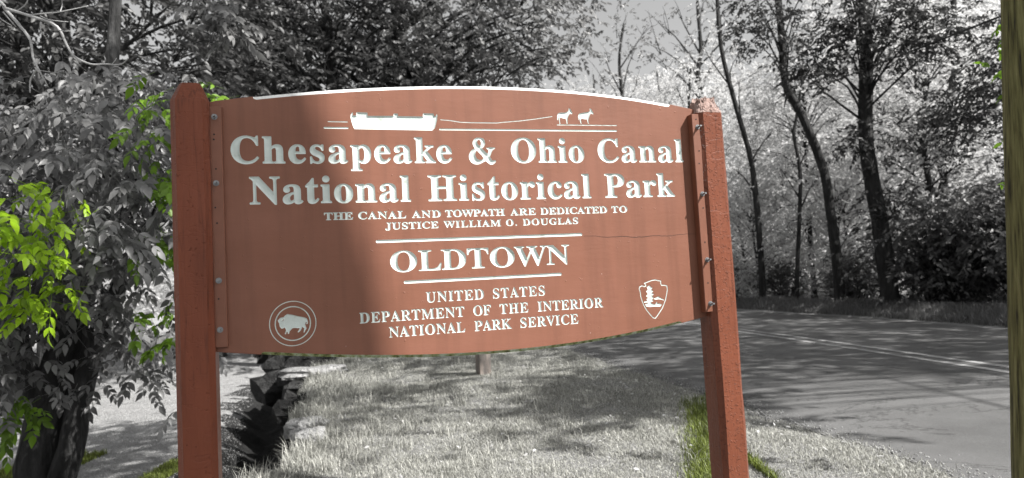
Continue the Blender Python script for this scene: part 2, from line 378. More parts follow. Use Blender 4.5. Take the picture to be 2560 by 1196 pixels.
# letter outlines (advance, contours) in thousandths, and the carved emblems in millimetres on the board
GLYPH = json.loads('''{"A":[436,[[[-9,0],[-9,18],[-1,19],[6,20],[12,22],[18,26],[24,30],[49,75],[206,466],[224,465],[384,87],[411,34],[416,28],[422,24],[428,21],[435,19],[443,18],[443,0],[229,0],[229,18],[249,19],[264,23],[275,28],[281,36],[283,46],[273,81],[253,132],[103,132],[79,71],[76,59],[75,48],[77,37],[82,29],[92,23],[106,19],[124,18],[128,18],[128,0]],[[113,161],[242,161],[177,319]]]],"C":[468,[[[257,-11],[230,-10],[205,-6],[181,0],[159,9],[137,20],[117,33],[99,48],[83,65],[68,84],[56,104],[45,127],[37,150],[31,175],[27,201],[26,228],[27,255],[31,281],[37,306],[45,329],[56,351],[69,371],[84,390],[100,407],[119,422],[139,435],[160,446],[183,454],[207,461],[233,464],[259,465],[278,464],[298,461],[320,456],[343,449],[367,440],[388,435],[397,436],[404,440],[411,446],[416,455],[419,465],[437,465],[437,308],[420,308],[410,332],[399,354],[386,374],[372,391],[356,407],[340,420],[322,430],[304,437],[285,442],[265,443],[222,435],[187,409],[163,365],[149,304],[144,226],[149,153],[165,97],[192,56],[230,32],[278,24],[294,24],[310,27],[326,31],[342,37],[358,45],[373,54],[388,65],[402,77],[416,91],[428,106],[447,89],[418,53],[384,25],[345,5],[303,-7]]]],"D":[495,[[[20,0],[20,17],[32,18],[42,20],[51,22],[58,26],[63,30],[67,35],[70,42],[72,51],[73,62],[74,75],[74,374],[73,389],[72,401],[69,412],[65,420],[61,426],[55,431],[47,434],[38,437],[27,438],[15,439],[15,455],[222,455],[268,453],[309,446],[346,434],[378,418],[405,396],[428,371],[445,341],[458,307],[466,269],[468,228],[459,146],[430,82],[382,36],[315,9],[228,0]],[[222,24],[247,26],[269,32],[289,42],[305,57],[319,75],[331,97],[339,124],[346,155],[349,190],[351,229],[345,303],[330,360],[305,401],[269,425],[223,433],[213,433],[205,432],[199,430],[194,427],[190,423],[182,385],[182,72],[190,34],[193,30],[199,28],[205,26],[213,25]]]],"E":[442,[[[14,0],[14,17],[27,17],[39,19],[49,21],[56,25],[62,30],[67,36],[71,43],[73,53],[75,65],[75,78],[75,369],[75,385],[73,399],[71,410],[67,419],[62,425],[56,430],[48,434],[39,436],[28,438],[16,439],[16,455],[399,455],[399,320],[383,320],[379,343],[373,364],[364,381],[353,395],[340,406],[325,415],[306,422],[284,427],[259,430],[232,430],[200,428],[186,417],[183,388],[183,246],[193,246],[210,247],[226,250],[239,254],[250,261],[259,269],[267,279],[274,292],[280,308],[284,325],[288,345],[304,345],[304,118],[287,118],[273,181],[268,190],[263,197],[256,204],[249,209],[241,213],[185,222],[183,222],[183,67],[183,58],[184,50],[186,44],[189,39],[192,35],[230,28],[249,28],[267,29],[284,32],[299,35],[313,39],[326,44],[339,50],[350,57],[361,65],[371,75],[380,86],[388,98],[397,112],[404,127],[411,143],[430,143],[402,0]]]],"F":[404,[[[15,0],[15,17],[29,19],[40,21],[49,25],[57,29],[62,34],[67,40],[70,48],[73,58],[74,70],[75,84],[75,375],[74,388],[72,400],[70,410],[66,417],[61,423],[55,428],[48,431],[38,434],[27,437],[14,439],[14,455],[394,455],[394,320],[377,320],[374,336],[371,350],[366,363],[361,375],[355,385],[349,395],[341,403],[332,410],[321,416],[310,420],[297,424],[283,427],[267,429],[249,431],[230,431],[200,429],[186,421],[182,398],[182,247],[190,247],[207,248],[222,251],[235,255],[246,262],[256,270],[264,281],[271,294],[276,309],[281,327],[284,347],[302,347],[302,118],[285,118],[281,140],[277,160],[271,176],[265,190],[257,200],[247,209],[235,215],[222,220],[206,223],[189,224],[182,224],[182,81],[188,43],[190,37],[194,33],[198,29],[204,26],[210,24],[257,17],[257,0]]]],"G":[508,[[[268,-10],[240,-9],[213,-5],[188,1],[164,9],[141,19],[121,32],[102,47],[85,64],[70,82],[57,103],[47,125],[38,149],[32,174],[29,201],[28,229],[29,256],[32,282],[38,307],[47,330],[57,352],[70,372],[85,391],[101,407],[119,422],[139,435],[161,446],[183,455],[207,461],[231,464],[257,465],[278,464],[300,461],[323,456],[346,450],[369,441],[388,436],[406,443],[419,465],[437,465],[437,308],[420,308],[414,324],[407,339],[399,353],[391,366],[382,379],[372,390],[362,401],[352,410],[341,419],[329,426],[317,432],[305,437],[293,441],[280,443],[267,443],[224,435],[189,409],[165,366],[151,305],[146,228],[147,188],[151,151],[158,119],[168,91],[180,67],[195,48],[212,32],[231,22],[252,15],[275,13],[290,13],[302,15],[313,18],[321,22],[328,27],[333,34],[337,41],[340,50],[342,60],[343,71],[343,128],[342,139],[340,150],[338,158],[334,165],[329,170],[323,174],[314,177],[303,180],[290,181],[275,182],[275,198],[500,198],[500,182],[488,181],[478,180],[469,178],[462,174],[457,171],[453,165],[450,159],[448,150],[446,140],[446,128],[446,29],[411,15],[375,4],[340,-4],[304,-9]]]],"H":[523,[[[15,0],[15,17],[29,18],[40,20],[49,23],[57,27],[62,32],[67,38],[70,46],[73,55],[74,67],[75,81],[75,379],[74,391],[73,401],[70,410],[67,418],[62,424],[56,428],[49,432],[40,435],[29,437],[16,439],[16,455],[242,455],[242,439],[204,432],[187,415],[182,379],[182,251],[342,251],[342,379],[337,415],[320,432],[282,439],[282,455],[507,455],[507,439],[494,437],[483,435],[474,432],[466,428],[461,424],[457,419],[453,411],[451,402],[450,391],[449,379],[449,81],[450,68],[451,57],[454,47],[457,39],[461,33],[467,28],[474,24],[483,21],[494,19],[507,17],[507,0],[282,0],[282,17],[295,18],[306,20],[315,23],[323,26],[329,31],[334,36],[337,44],[340,54],[341,66],[342,81],[342,221],[182,221],[182,81],[182,67],[184,55],[186,46],[190,38],[194,32],[200,27],[208,23],[217,20],[228,18],[242,17],[242,0]]]],"I":[260,[[[13,0],[13,17],[26,19],[37,21],[47,24],[55,28],[61,32],[66,38],[70,45],[73,53],[75,63],[75,75],[75,387],[75,398],[73,408],[71,416],[67,423],[63,427],[57,431],[49,434],[39,436],[27,438],[13,439],[13,455],[244,455],[244,439],[231,438],[220,436],[210,434],[202,431],[196,427],[191,423],[187,416],[185,408],[183,398],[183,387],[183,77],[187,44],[206,26],[246,17],[246,0]]]],"J":[330,[[[109,-65],[96,-65],[84,-63],[73,-61],[62,-58],[51,-54],[42,-49],[33,-43],[25,-37],[18,-30],[11,-22],[6,-14],[2,-5],[-1,4],[-3,13],[-3,23],[-3,32],[-1,41],[2,48],[6,55],[11,61],[17,66],[23,70],[30,72],[37,74],[44,75],[53,74],[60,73],[67,70],[74,66],[79,62],[84,56],[88,50],[91,43],[92,36],[93,28],[85,-1],[77,-19],[78,-27],[81,-33],[87,-37],[95,-39],[105,-40],[114,-40],[122,-38],[129,-35],[134,-30],[139,-25],[148,21],[148,367],[142,409],[140,415],[137,419],[133,424],[128,427],[122,430],[79,439],[79,455],[314,455],[314,439],[277,431],[272,428],[268,425],[264,421],[262,416],[260,411],[255,367],[255,89],[249,33],[232,-10],[202,-41],[162,-59]]]],"K":[510,[[[16,0],[16,17],[29,18],[40,20],[50,23],[57,27],[63,32],[67,38],[71,46],[73,55],[75,67],[75,81],[75,379],[75,391],[73,402],[71,411],[67,418],[63,424],[57,429],[49,433],[40,436],[29,438],[17,439],[17,455],[242,455],[242,439],[205,432],[187,415],[183,379],[183,234],[321,373],[331,384],[339,394],[344,403],[347,411],[349,418],[346,426],[339,431],[328,435],[312,438],[291,439],[291,455],[486,455],[486,439],[477,439],[453,435],[428,426],[401,411],[374,389],[345,361],[271,285],[463,46],[487,25],[519,17],[519,0],[281,0],[281,17],[306,18],[322,21],[334,34],[316,66],[199,214],[183,198],[183,81],[183,67],[185,55],[187,46],[190,38],[195,32],[201,27],[208,23],[218,20],[229,18],[242,17],[242,0]]]],"L":[426,[[[15,0],[15,17],[29,18],[40,20],[49,23],[57,27],[62,32],[67,38],[70,46],[73,55],[74,67],[75,81],[75,379],[74,391],[73,402],[70,411],[67,419],[62,425],[56,429],[49,433],[40,436],[29,438],[16,439],[16,455],[250,455],[250,439],[208,434],[203,432],[198,429],[194,425],[190,421],[188,416],[182,379],[182,83],[185,47],[200,31],[234,28],[252,28],[270,29],[286,32],[301,35],[315,40],[327,45],[339,52],[350,60],[360,69],[370,80],[378,91],[387,105],[395,120],[402,136],[409,154],[427,154],[402,0]]]],"M":[634,[[[14,0],[14,17],[27,18],[38,20],[47,23],[55,27],[61,32],[66,38],[70,45],[73,55],[75,66],[75,79],[75,382],[71,416],[53,432],[15,439],[15,455],[185,455],[317,142],[449,455],[617,455],[617,439],[605,437],[595,435],[586,432],[578,428],[573,423],[568,417],[565,410],[562,401],[561,390],[560,378],[560,85],[565,43],[582,23],[617,17],[617,0],[396,0],[396,17],[433,25],[450,44],[455,83],[455,399],[288,0],[270,0],[105,389],[105,80],[106,66],[108,53],[111,43],[114,35],[120,30],[126,25],[134,22],[144,19],[156,18],[169,17],[169,0]]]],"N":[493,[[[403,-11],[107,350],[107,79],[107,65],[109,54],[111,44],[114,37],[119,31],[124,26],[132,23],[141,20],[153,18],[167,17],[167,0],[18,0],[18,17],[54,23],[71,41],[76,79],[76,388],[36,433],[18,439],[18,455],[156,455],[391,169],[391,377],[386,414],[369,431],[331,439],[331,455],[480,455],[480,439],[466,438],[455,436],[446,433],[439,429],[433,425],[429,419],[426,411],[424,402],[422,390],[422,377],[422,-11]]]],"O":[525,[[[261,-11],[241,-10],[222,-8],[204,-4],[186,1],[169,7],[152,15],[136,24],[122,34],[108,45],[94,58],[82,71],[71,85],[61,101],[53,117],[45,134],[39,151],[34,170],[30,188],[28,208],[28,228],[28,248],[30,267],[34,286],[39,304],[45,321],[53,338],[61,354],[71,369],[82,384],[95,397],[108,410],[122,421],[137,431],[153,440],[170,448],[188,454],[206,460],[225,463],[245,465],[265,466],[285,465],[304,463],[322,460],[340,455],[357,448],[374,441],[389,432],[404,422],[418,411],[431,399],[443,385],[454,371],[464,356],[473,340],[481,323],[487,305],[492,287],[495,268],[498,248],[498,228],[498,208],[495,188],[492,170],[487,151],[481,134],[473,117],[464,101],[454,85],[443,71],[430,58],[417,45],[403,34],[388,24],[372,15],[355,7],[337,1],[319,-4],[300,-8],[281,-10]],[[265,12],[306,21],[338,47],[361,90],[375,150],[379,228],[378,268],[374,304],[368,337],[359,365],[348,389],[334,408],[318,424],[301,434],[281,441],[260,443],[219,435],[186,409],[163,366],[150,305],[145,228],[146,188],[150,151],[157,119],[166,91],[177,67],[191,47],[207,32],[224,21],[243,14]]]],"P":[418,[[[15,0],[15,17],[29,18],[40,20],[49,23],[57,27],[62,32],[67,38],[70,46],[73,55],[74,67],[75,81],[75,379],[74,391],[73,401],[70,410],[67,418],[62,424],[56,428],[49,432],[40,435],[29,437],[16,439],[16,455],[214,455],[246,455],[274,453],[299,450],[319,445],[336,440],[349,433],[361,426],[372,418],[381,408],[390,398],[397,386],[402,374],[406,361],[408,347],[409,332],[407,310],[402,290],[394,271],[382,255],[367,240],[348,228],[326,218],[301,211],[273,207],[242,206],[182,206],[182,81],[182,67],[184,55],[186,46],[190,38],[194,32],[200,27],[208,23],[217,20],[228,18],[242,17],[242,0]],[[182,230],[201,230],[220,231],[237,233],[251,238],[262,244],[272,253],[279,263],[285,276],[289,291],[291,309],[292,329],[291,349],[289,367],[286,382],[281,395],[275,406],[267,415],[257,422],[246,427],[232,430],[216,431],[189,424],[182,398]]]],"R":[473,[[[15,0],[15,17],[29,18],[40,20],[49,23],[57,27],[62,32],[67,38],[70,46],[73,55],[74,67],[75,81],[75,379],[74,391],[73,401],[70,410],[67,418],[62,424],[56,428],[49,432],[40,435],[29,437],[16,439],[16,455],[217,455],[255,454],[289,451],[319,445],[345,436],[367,426],[385,413],[399,397],[409,379],[415,358],[417,334],[413,303],[401,277],[380,255],[352,237],[315,224],[432,50],[452,26],[478,17],[480,17],[480,0],[338,0],[201,212],[182,212],[182,81],[182,67],[184,55],[186,46],[190,38],[194,32],[200,27],[208,23],[217,20],[228,18],[242,17],[242,0]],[[182,234],[203,234],[223,235],[241,238],[256,243],[269,249],[280,258],[288,269],[295,282],[300,298],[303,316],[304,336],[300,370],[291,397],[275,416],[253,427],[224,431],[214,431],[206,430],[199,428],[194,426],[190,422],[182,385]]]],"S":[390,[[[43,-11],[43,158],[62,158],[70,130],[78,105],[88,84],[99,65],[111,50],[125,37],[141,27],[158,20],[177,16],[197,15],[211,16],[225,18],[237,22],[247,28],[257,36],[265,45],[271,55],[275,65],[278,77],[279,89],[277,106],[270,122],[259,136],[244,149],[225,160],[163,191],[140,202],[121,214],[104,227],[89,240],[77,253],[67,266],[59,281],[54,297],[51,314],[50,332],[50,348],[52,363],[56,377],[61,390],[67,403],[75,414],[83,424],[93,434],[103,442],[115,449],[128,455],[141,460],[155,463],[169,465],[185,466],[229,461],[282,448],[291,446],[300,445],[306,445],[311,448],[315,452],[318,458],[320,466],[339,466],[339,319],[322,319],[318,334],[313,348],[307,361],[301,373],[293,385],[285,396],[277,405],[268,414],[258,422],[248,429],[238,434],[227,439],[216,442],[205,444],[194,445],[181,444],[169,442],[158,438],[148,433],[140,426],[132,419],[127,410],[123,401],[120,391],[120,380],[120,370],[122,361],[126,352],[131,344],[137,336],[189,303],[253,273],[317,233],[326,225],[334,216],[340,207],[346,198],[350,188],[359,133],[358,116],[356,100],[352,85],[346,71],[339,58],[330,45],[320,34],[308,24],[295,15],[281,8],[265,1],[248,-4],[231,-7],[212,-9],[192,-10],[158,-8],[126,1],[98,9],[85,12],[69,7],[61,-11]]]],"T":[423,[[[92,0],[92,17],[106,18],[117,20],[127,22],[136,26],[142,31],[147,37],[151,45],[154,55],[155,67],[156,81],[156,433],[149,433],[129,432],[110,428],[93,422],[78,414],[65,403],[54,390],[45,375],[37,358],[32,339],[29,318],[11,318],[11,455],[410,455],[410,317],[394,317],[385,359],[368,391],[343,415],[310,429],[269,433],[263,433],[263,81],[264,67],[265,54],[268,44],[272,36],[276,30],[283,26],[291,22],[301,20],[313,18],[328,17],[328,0]]]],"U":[492,[[[248,-13],[213,-11],[182,-6],[155,2],[133,14],[114,29],[99,47],[88,69],[80,94],[75,123],[73,155],[73,379],[73,391],[71,401],[69,410],[65,418],[61,424],[55,428],[47,432],[38,435],[27,437],[15,439],[15,455],[240,455],[240,439],[202,432],[185,415],[181,379],[181,140],[182,117],[184,97],[189,80],[195,64],[203,51],[213,41],[225,33],[240,27],[256,23],[275,22],[317,28],[350,44],[373,71],[388,110],[392,159],[392,378],[392,390],[390,401],[388,410],[384,418],[379,423],[373,428],[365,432],[355,435],[343,437],[328,439],[328,455],[474,455],[474,439],[463,437],[453,434],[444,430],[438,426],[433,421],[429,416],[426,408],[424,400],[423,390],[422,378],[422,181],[421,142],[416,108],[407,78],[395,53],[380,32],[361,16],[338,3],[312,-6],[282,-11]]]],"V":[428,[[[212,-13],[44,381],[22,420],[17,426],[11,430],[4,434],[-4,437],[-14,439],[-14,455],[211,455],[211,439],[166,432],[161,429],[157,426],[155,421],[153,416],[152,410],[161,378],[259,143],[348,377],[355,409],[354,415],[353,421],[350,425],[346,429],[342,432],[299,439],[299,455],[442,455],[442,439],[434,438],[427,437],[420,435],[414,431],[408,427],[382,383],[230,-13]]]],"W":[611,[[[171,-11],[32,393],[15,427],[11,431],[6,434],[0,436],[-7,438],[-15,439],[-15,455],[181,455],[181,439],[150,432],[146,429],[144,425],[142,421],[141,416],[140,410],[148,373],[223,153],[301,353],[286,399],[283,408],[280,415],[276,421],[272,426],[267,429],[229,439],[229,455],[439,455],[439,439],[423,437],[410,434],[400,429],[395,421],[393,412],[399,386],[474,166],[541,369],[549,406],[548,413],[547,419],[545,423],[542,427],[538,430],[503,439],[503,455],[624,455],[624,439],[616,437],[610,434],[604,431],[599,426],[594,421],[575,379],[446,-11],[428,-11],[316,309],[190,-11]]]],"a":[344,[[[255,-10],[236,-8],[222,-3],[211,6],[204,19],[200,35],[181,19],[161,7],[140,-2],[118,-7],[95,-9],[82,-8],[70,-6],[59,-1],[49,4],[40,11],[33,20],[27,29],[23,40],[21,51],[20,63],[22,80],[27,96],[36,111],[48,124],[63,136],[83,147],[106,158],[133,169],[164,180],[199,190],[199,241],[198,252],[197,261],[194,270],[191,277],[187,282],[181,287],[175,291],[167,293],[158,295],[148,296],[132,295],[120,292],[111,288],[106,282],[104,274],[113,257],[123,231],[122,224],[121,218],[118,212],[115,207],[110,202],[104,198],[98,195],[92,193],[85,191],[77,191],[69,191],[62,193],[56,195],[50,199],[45,203],[40,208],[37,214],[35,221],[33,228],[33,236],[34,246],[36,254],[39,263],[43,271],[49,278],[56,285],[65,292],[74,298],[84,303],[95,308],[107,311],[119,314],[133,317],[147,318],[162,318],[189,317],[213,314],[233,309],[250,302],[263,292],[274,280],[282,266],[288,250],[292,231],[293,210],[293,62],[295,40],[304,34],[320,42],[329,28],[316,14],[301,3],[286,-4],[271,-9]],[[151,34],[174,41],[199,63],[199,169],[170,160],[147,147],[131,130],[121,109],[118,84],[120,66],[123,52],[130,42],[139,36]]]],"c":[293,[[[156,-10],[141,-9],[126,-7],[113,-3],[99,3],[87,11],[75,20],[64,30],[54,41],[45,54],[38,68],[31,83],[26,98],[22,115],[20,132],[19,150],[20,169],[23,187],[27,205],[33,221],[40,237],[49,251],[59,265],[70,277],[82,287],[96,297],[110,305],[125,311],[141,315],[157,318],[175,319],[193,318],[210,316],[225,312],[238,306],[250,298],[260,289],[268,280],[273,269],[276,258],[277,245],[277,238],[276,231],[273,225],[270,220],[266,215],[262,211],[256,208],[250,206],[244,205],[236,204],[222,206],[211,212],[203,221],[198,234],[196,251],[197,261],[197,271],[196,281],[193,288],[187,293],[179,296],[169,297],[149,292],[133,279],[121,257],[114,227],[112,187],[113,160],[116,134],[121,112],[128,93],[137,76],[148,63],[160,52],[173,44],[188,40],[204,38],[218,40],[232,44],[245,50],[259,60],[271,72],[285,60],[263,35],[240,15],[214,1],[186,-7]]]],"e":[301,[[[154,-10],[139,-9],[124,-7],[110,-3],[97,3],[85,10],[73,19],[62,30],[53,41],[44,54],[37,69],[31,84],[26,101],[22,118],[20,137],[19,157],[20,176],[22,193],[26,210],[31,225],[38,240],[45,254],[54,267],[64,278],[75,289],[87,298],[100,305],[113,311],[127,315],[142,318],[157,318],[179,317],[200,312],[218,305],[234,294],[249,280],[261,264],[271,245],[277,223],[281,199],[283,173],[283,166],[117,166],[121,121],[131,87],[147,62],[170,47],[199,42],[215,44],[230,49],[244,58],[257,70],[270,86],[285,73],[264,43],[240,20],[214,3],[185,-7]],[[116,192],[201,192],[201,215],[193,277],[189,284],[184,290],[178,294],[170,296],[161,297],[145,293],[132,282],[123,263],[118,237],[116,203]]]],"h":[381,[[[18,0],[18,16],[45,26],[52,56],[52,399],[46,429],[42,433],[38,435],[33,438],[26,439],[19,440],[19,455],[148,455],[148,267],[164,285],[181,300],[200,310],[221,316],[243,318],[275,314],[299,301],[316,280],[327,250],[330,212],[330,56],[337,26],[340,23],[345,20],[350,18],[356,17],[363,16],[363,0],[202,0],[202,16],[207,16],[217,18],[225,22],[231,30],[234,41],[235,56],[235,217],[229,258],[226,263],[222,266],[217,269],[210,271],[203,271],[191,270],[179,266],[168,258],[157,248],[148,235],[148,56],[154,26],[157,23],[161,20],[167,18],[173,17],[180,16],[180,0]]]],"i":[198,[[[101,362],[92,363],[85,364],[77,367],[71,371],[65,376],[60,382],[56,389],[53,396],[51,404],[50,412],[51,421],[53,428],[56,436],[60,442],[65,449],[71,454],[77,458],[85,461],[92,463],[101,463],[109,463],[117,461],[124,458],[131,454],[137,449],[142,442],[146,436],[149,428],[151,421],[151,412],[151,404],[149,396],[146,389],[142,382],[136,376],[130,371],[124,367],[116,364],[109,363]],[[18,0],[18,16],[45,26],[52,56],[52,252],[47,285],[20,293],[21,310],[148,310],[148,56],[154,26],[180,16],[180,0]]]],"k":[358,[[[17,0],[17,16],[45,26],[52,56],[52,398],[47,429],[44,433],[40,435],[35,437],[28,438],[20,439],[21,455],[148,455],[148,169],[227,248],[233,254],[238,261],[241,267],[243,273],[244,278],[242,284],[238,288],[231,291],[221,293],[209,293],[206,293],[206,310],[345,310],[345,293],[330,291],[315,287],[301,280],[288,271],[275,260],[222,209],[346,34],[351,28],[357,23],[363,19],[369,17],[376,16],[376,0],[211,0],[211,16],[217,16],[225,17],[231,19],[236,22],[238,26],[239,32],[232,49],[163,147],[148,134],[148,56],[154,26],[180,16],[180,0]]]],"l":[199,[[[18,0],[18,16],[45,26],[52,56],[52,398],[47,429],[44,433],[40,435],[35,437],[28,439],[20,439],[20,455],[148,455],[148,56],[154,26],[180,16],[180,0]]]],"n":[381,[[[18,0],[18,16],[45,26],[52,56],[52,253],[46,284],[42,287],[38,290],[33,292],[26,294],[19,294],[19,310],[148,310],[148,267],[163,286],[181,300],[200,310],[221,316],[243,318],[275,314],[299,301],[316,280],[327,250],[330,212],[330,56],[337,26],[340,23],[345,20],[350,18],[356,17],[363,16],[363,0],[202,0],[202,16],[207,16],[217,18],[225,22],[231,30],[234,41],[235,56],[235,217],[229,258],[226,263],[222,266],[217,269],[210,271],[203,271],[191,270],[179,266],[168,258],[157,248],[148,235],[148,56],[154,26],[157,23],[161,20],[167,18],[173,17],[180,16],[180,0]]]],"o":[336,[[[169,-10],[151,-9],[135,-7],[119,-2],[104,4],[90,11],[77,21],[66,31],[55,43],[46,56],[38,70],[31,85],[26,101],[22,118],[20,136],[19,154],[20,172],[22,190],[26,207],[31,223],[38,239],[46,253],[55,266],[66,278],[77,288],[90,297],[104,305],[119,311],[135,315],[151,317],[168,318],[185,318],[201,315],[217,311],[231,305],[245,298],[258,289],[270,278],[280,267],[290,254],[298,240],[305,224],[310,208],[314,191],[316,173],[317,154],[316,135],[314,117],[310,100],[305,84],[298,69],[290,54],[280,42],[270,30],[258,20],[245,11],[232,3],[217,-3],[202,-7],[186,-9]],[[169,11],[179,13],[189,16],[197,21],[203,29],[209,39],[217,81],[220,154],[219,187],[218,215],[215,238],[212,257],[208,271],[202,281],[195,289],[188,294],[179,298],[169,299],[158,298],[148,294],[140,289],[133,281],[128,271],[124,257],[121,238],[119,215],[117,187],[117,154],[120,82],[128,39],[134,29],[141,21],[149,16],[158,13]]]],"p":[371,[[[17,-139],[17,-124],[40,-117],[50,-101],[52,-64],[52,243],[46,283],[19,295],[19,310],[143,310],[143,263],[156,283],[172,299],[189,310],[209,317],[230,319],[244,318],[257,316],[270,312],[282,306],[293,298],[303,289],[312,279],[321,268],[328,255],[335,241],[340,227],[344,211],[347,195],[349,178],[350,160],[349,141],[347,122],[344,105],[340,88],[334,72],[328,57],[320,44],[311,32],[302,21],[291,12],[280,4],[267,-2],[255,-7],[241,-9],[227,-10],[208,-8],[191,-3],[175,5],[161,17],[148,32],[148,-58],[152,-99],[167,-118],[197,-123],[197,-139]],[[195,28],[207,29],[217,33],[226,39],[233,48],[239,59],[244,73],[248,90],[250,109],[252,130],[253,154],[252,178],[251,199],[248,217],[245,234],[241,248],[236,259],[229,267],[221,273],[211,277],[199,278],[187,276],[176,271],[166,263],[156,251],[148,235],[148,69],[155,54],[163,43],[172,35],[183,30]]]],"r":[287,[[[18,0],[18,16],[45,26],[52,56],[52,252],[46,285],[20,293],[21,310],[146,310],[146,252],[153,264],[161,275],[169,285],[178,294],[187,301],[197,307],[206,312],[215,316],[224,318],[233,318],[244,318],[253,316],[262,313],[269,309],[275,304],[280,298],[284,291],[287,283],[289,275],[289,266],[289,258],[288,252],[285,245],[282,240],[278,234],[273,230],[268,227],[262,224],[255,223],[248,222],[222,231],[207,250],[189,260],[183,259],[178,257],[172,253],[167,248],[162,241],[157,234],[154,225],[151,215],[150,204],[149,192],[149,56],[149,47],[151,40],[153,34],[155,29],[159,25],[197,16],[197,0]]]],"s":[288,[[[151,-10],[140,-9],[128,-8],[115,-4],[101,0],[87,6],[73,9],[67,8],[62,6],[57,2],[54,-2],[51,-9],[36,-9],[36,105],[53,105],[57,89],[63,74],[70,61],[78,49],[87,39],[97,30],[107,23],[118,19],[129,16],[140,15],[150,15],[158,17],[166,19],[173,22],[179,27],[183,32],[187,37],[190,44],[192,51],[192,58],[191,69],[186,79],[179,89],[169,97],[156,105],[107,130],[94,137],[82,144],[71,152],[62,161],[54,169],[48,178],[43,188],[40,198],[38,209],[37,220],[38,237],[41,252],[47,266],[55,279],[65,291],[77,301],[90,309],[106,314],[123,318],[141,319],[166,316],[199,308],[206,306],[213,305],[217,305],[221,307],[225,310],[228,314],[230,319],[244,319],[244,222],[228,222],[224,235],[218,248],[212,259],[204,269],[196,277],[188,284],[179,289],[169,293],[159,295],[149,296],[141,296],[134,295],[127,292],[121,290],[116,286],[112,281],[109,277],[107,271],[105,265],[105,259],[115,232],[146,212],[191,189],[204,182],[216,175],[226,168],[234,160],[241,151],[247,142],[252,132],[255,121],[257,108],[257,95],[256,76],[253,59],[247,44],[239,30],[228,18],[216,8],[202,0],[186,-6],[169,-9]]]],"t":[228,[[[124,-9],[108,-9],[95,-6],[83,-2],[74,3],[66,10],[60,19],[55,30],[51,42],[49,56],[48,71],[48,279],[20,279],[20,300],[88,369],[129,424],[144,424],[144,310],[208,310],[208,279],[144,279],[144,82],[149,51],[152,47],[155,44],[158,42],[163,41],[168,40],[177,42],[185,46],[193,53],[200,62],[206,75],[222,66],[208,39],[192,18],[172,3],[149,-6]]]]}''')
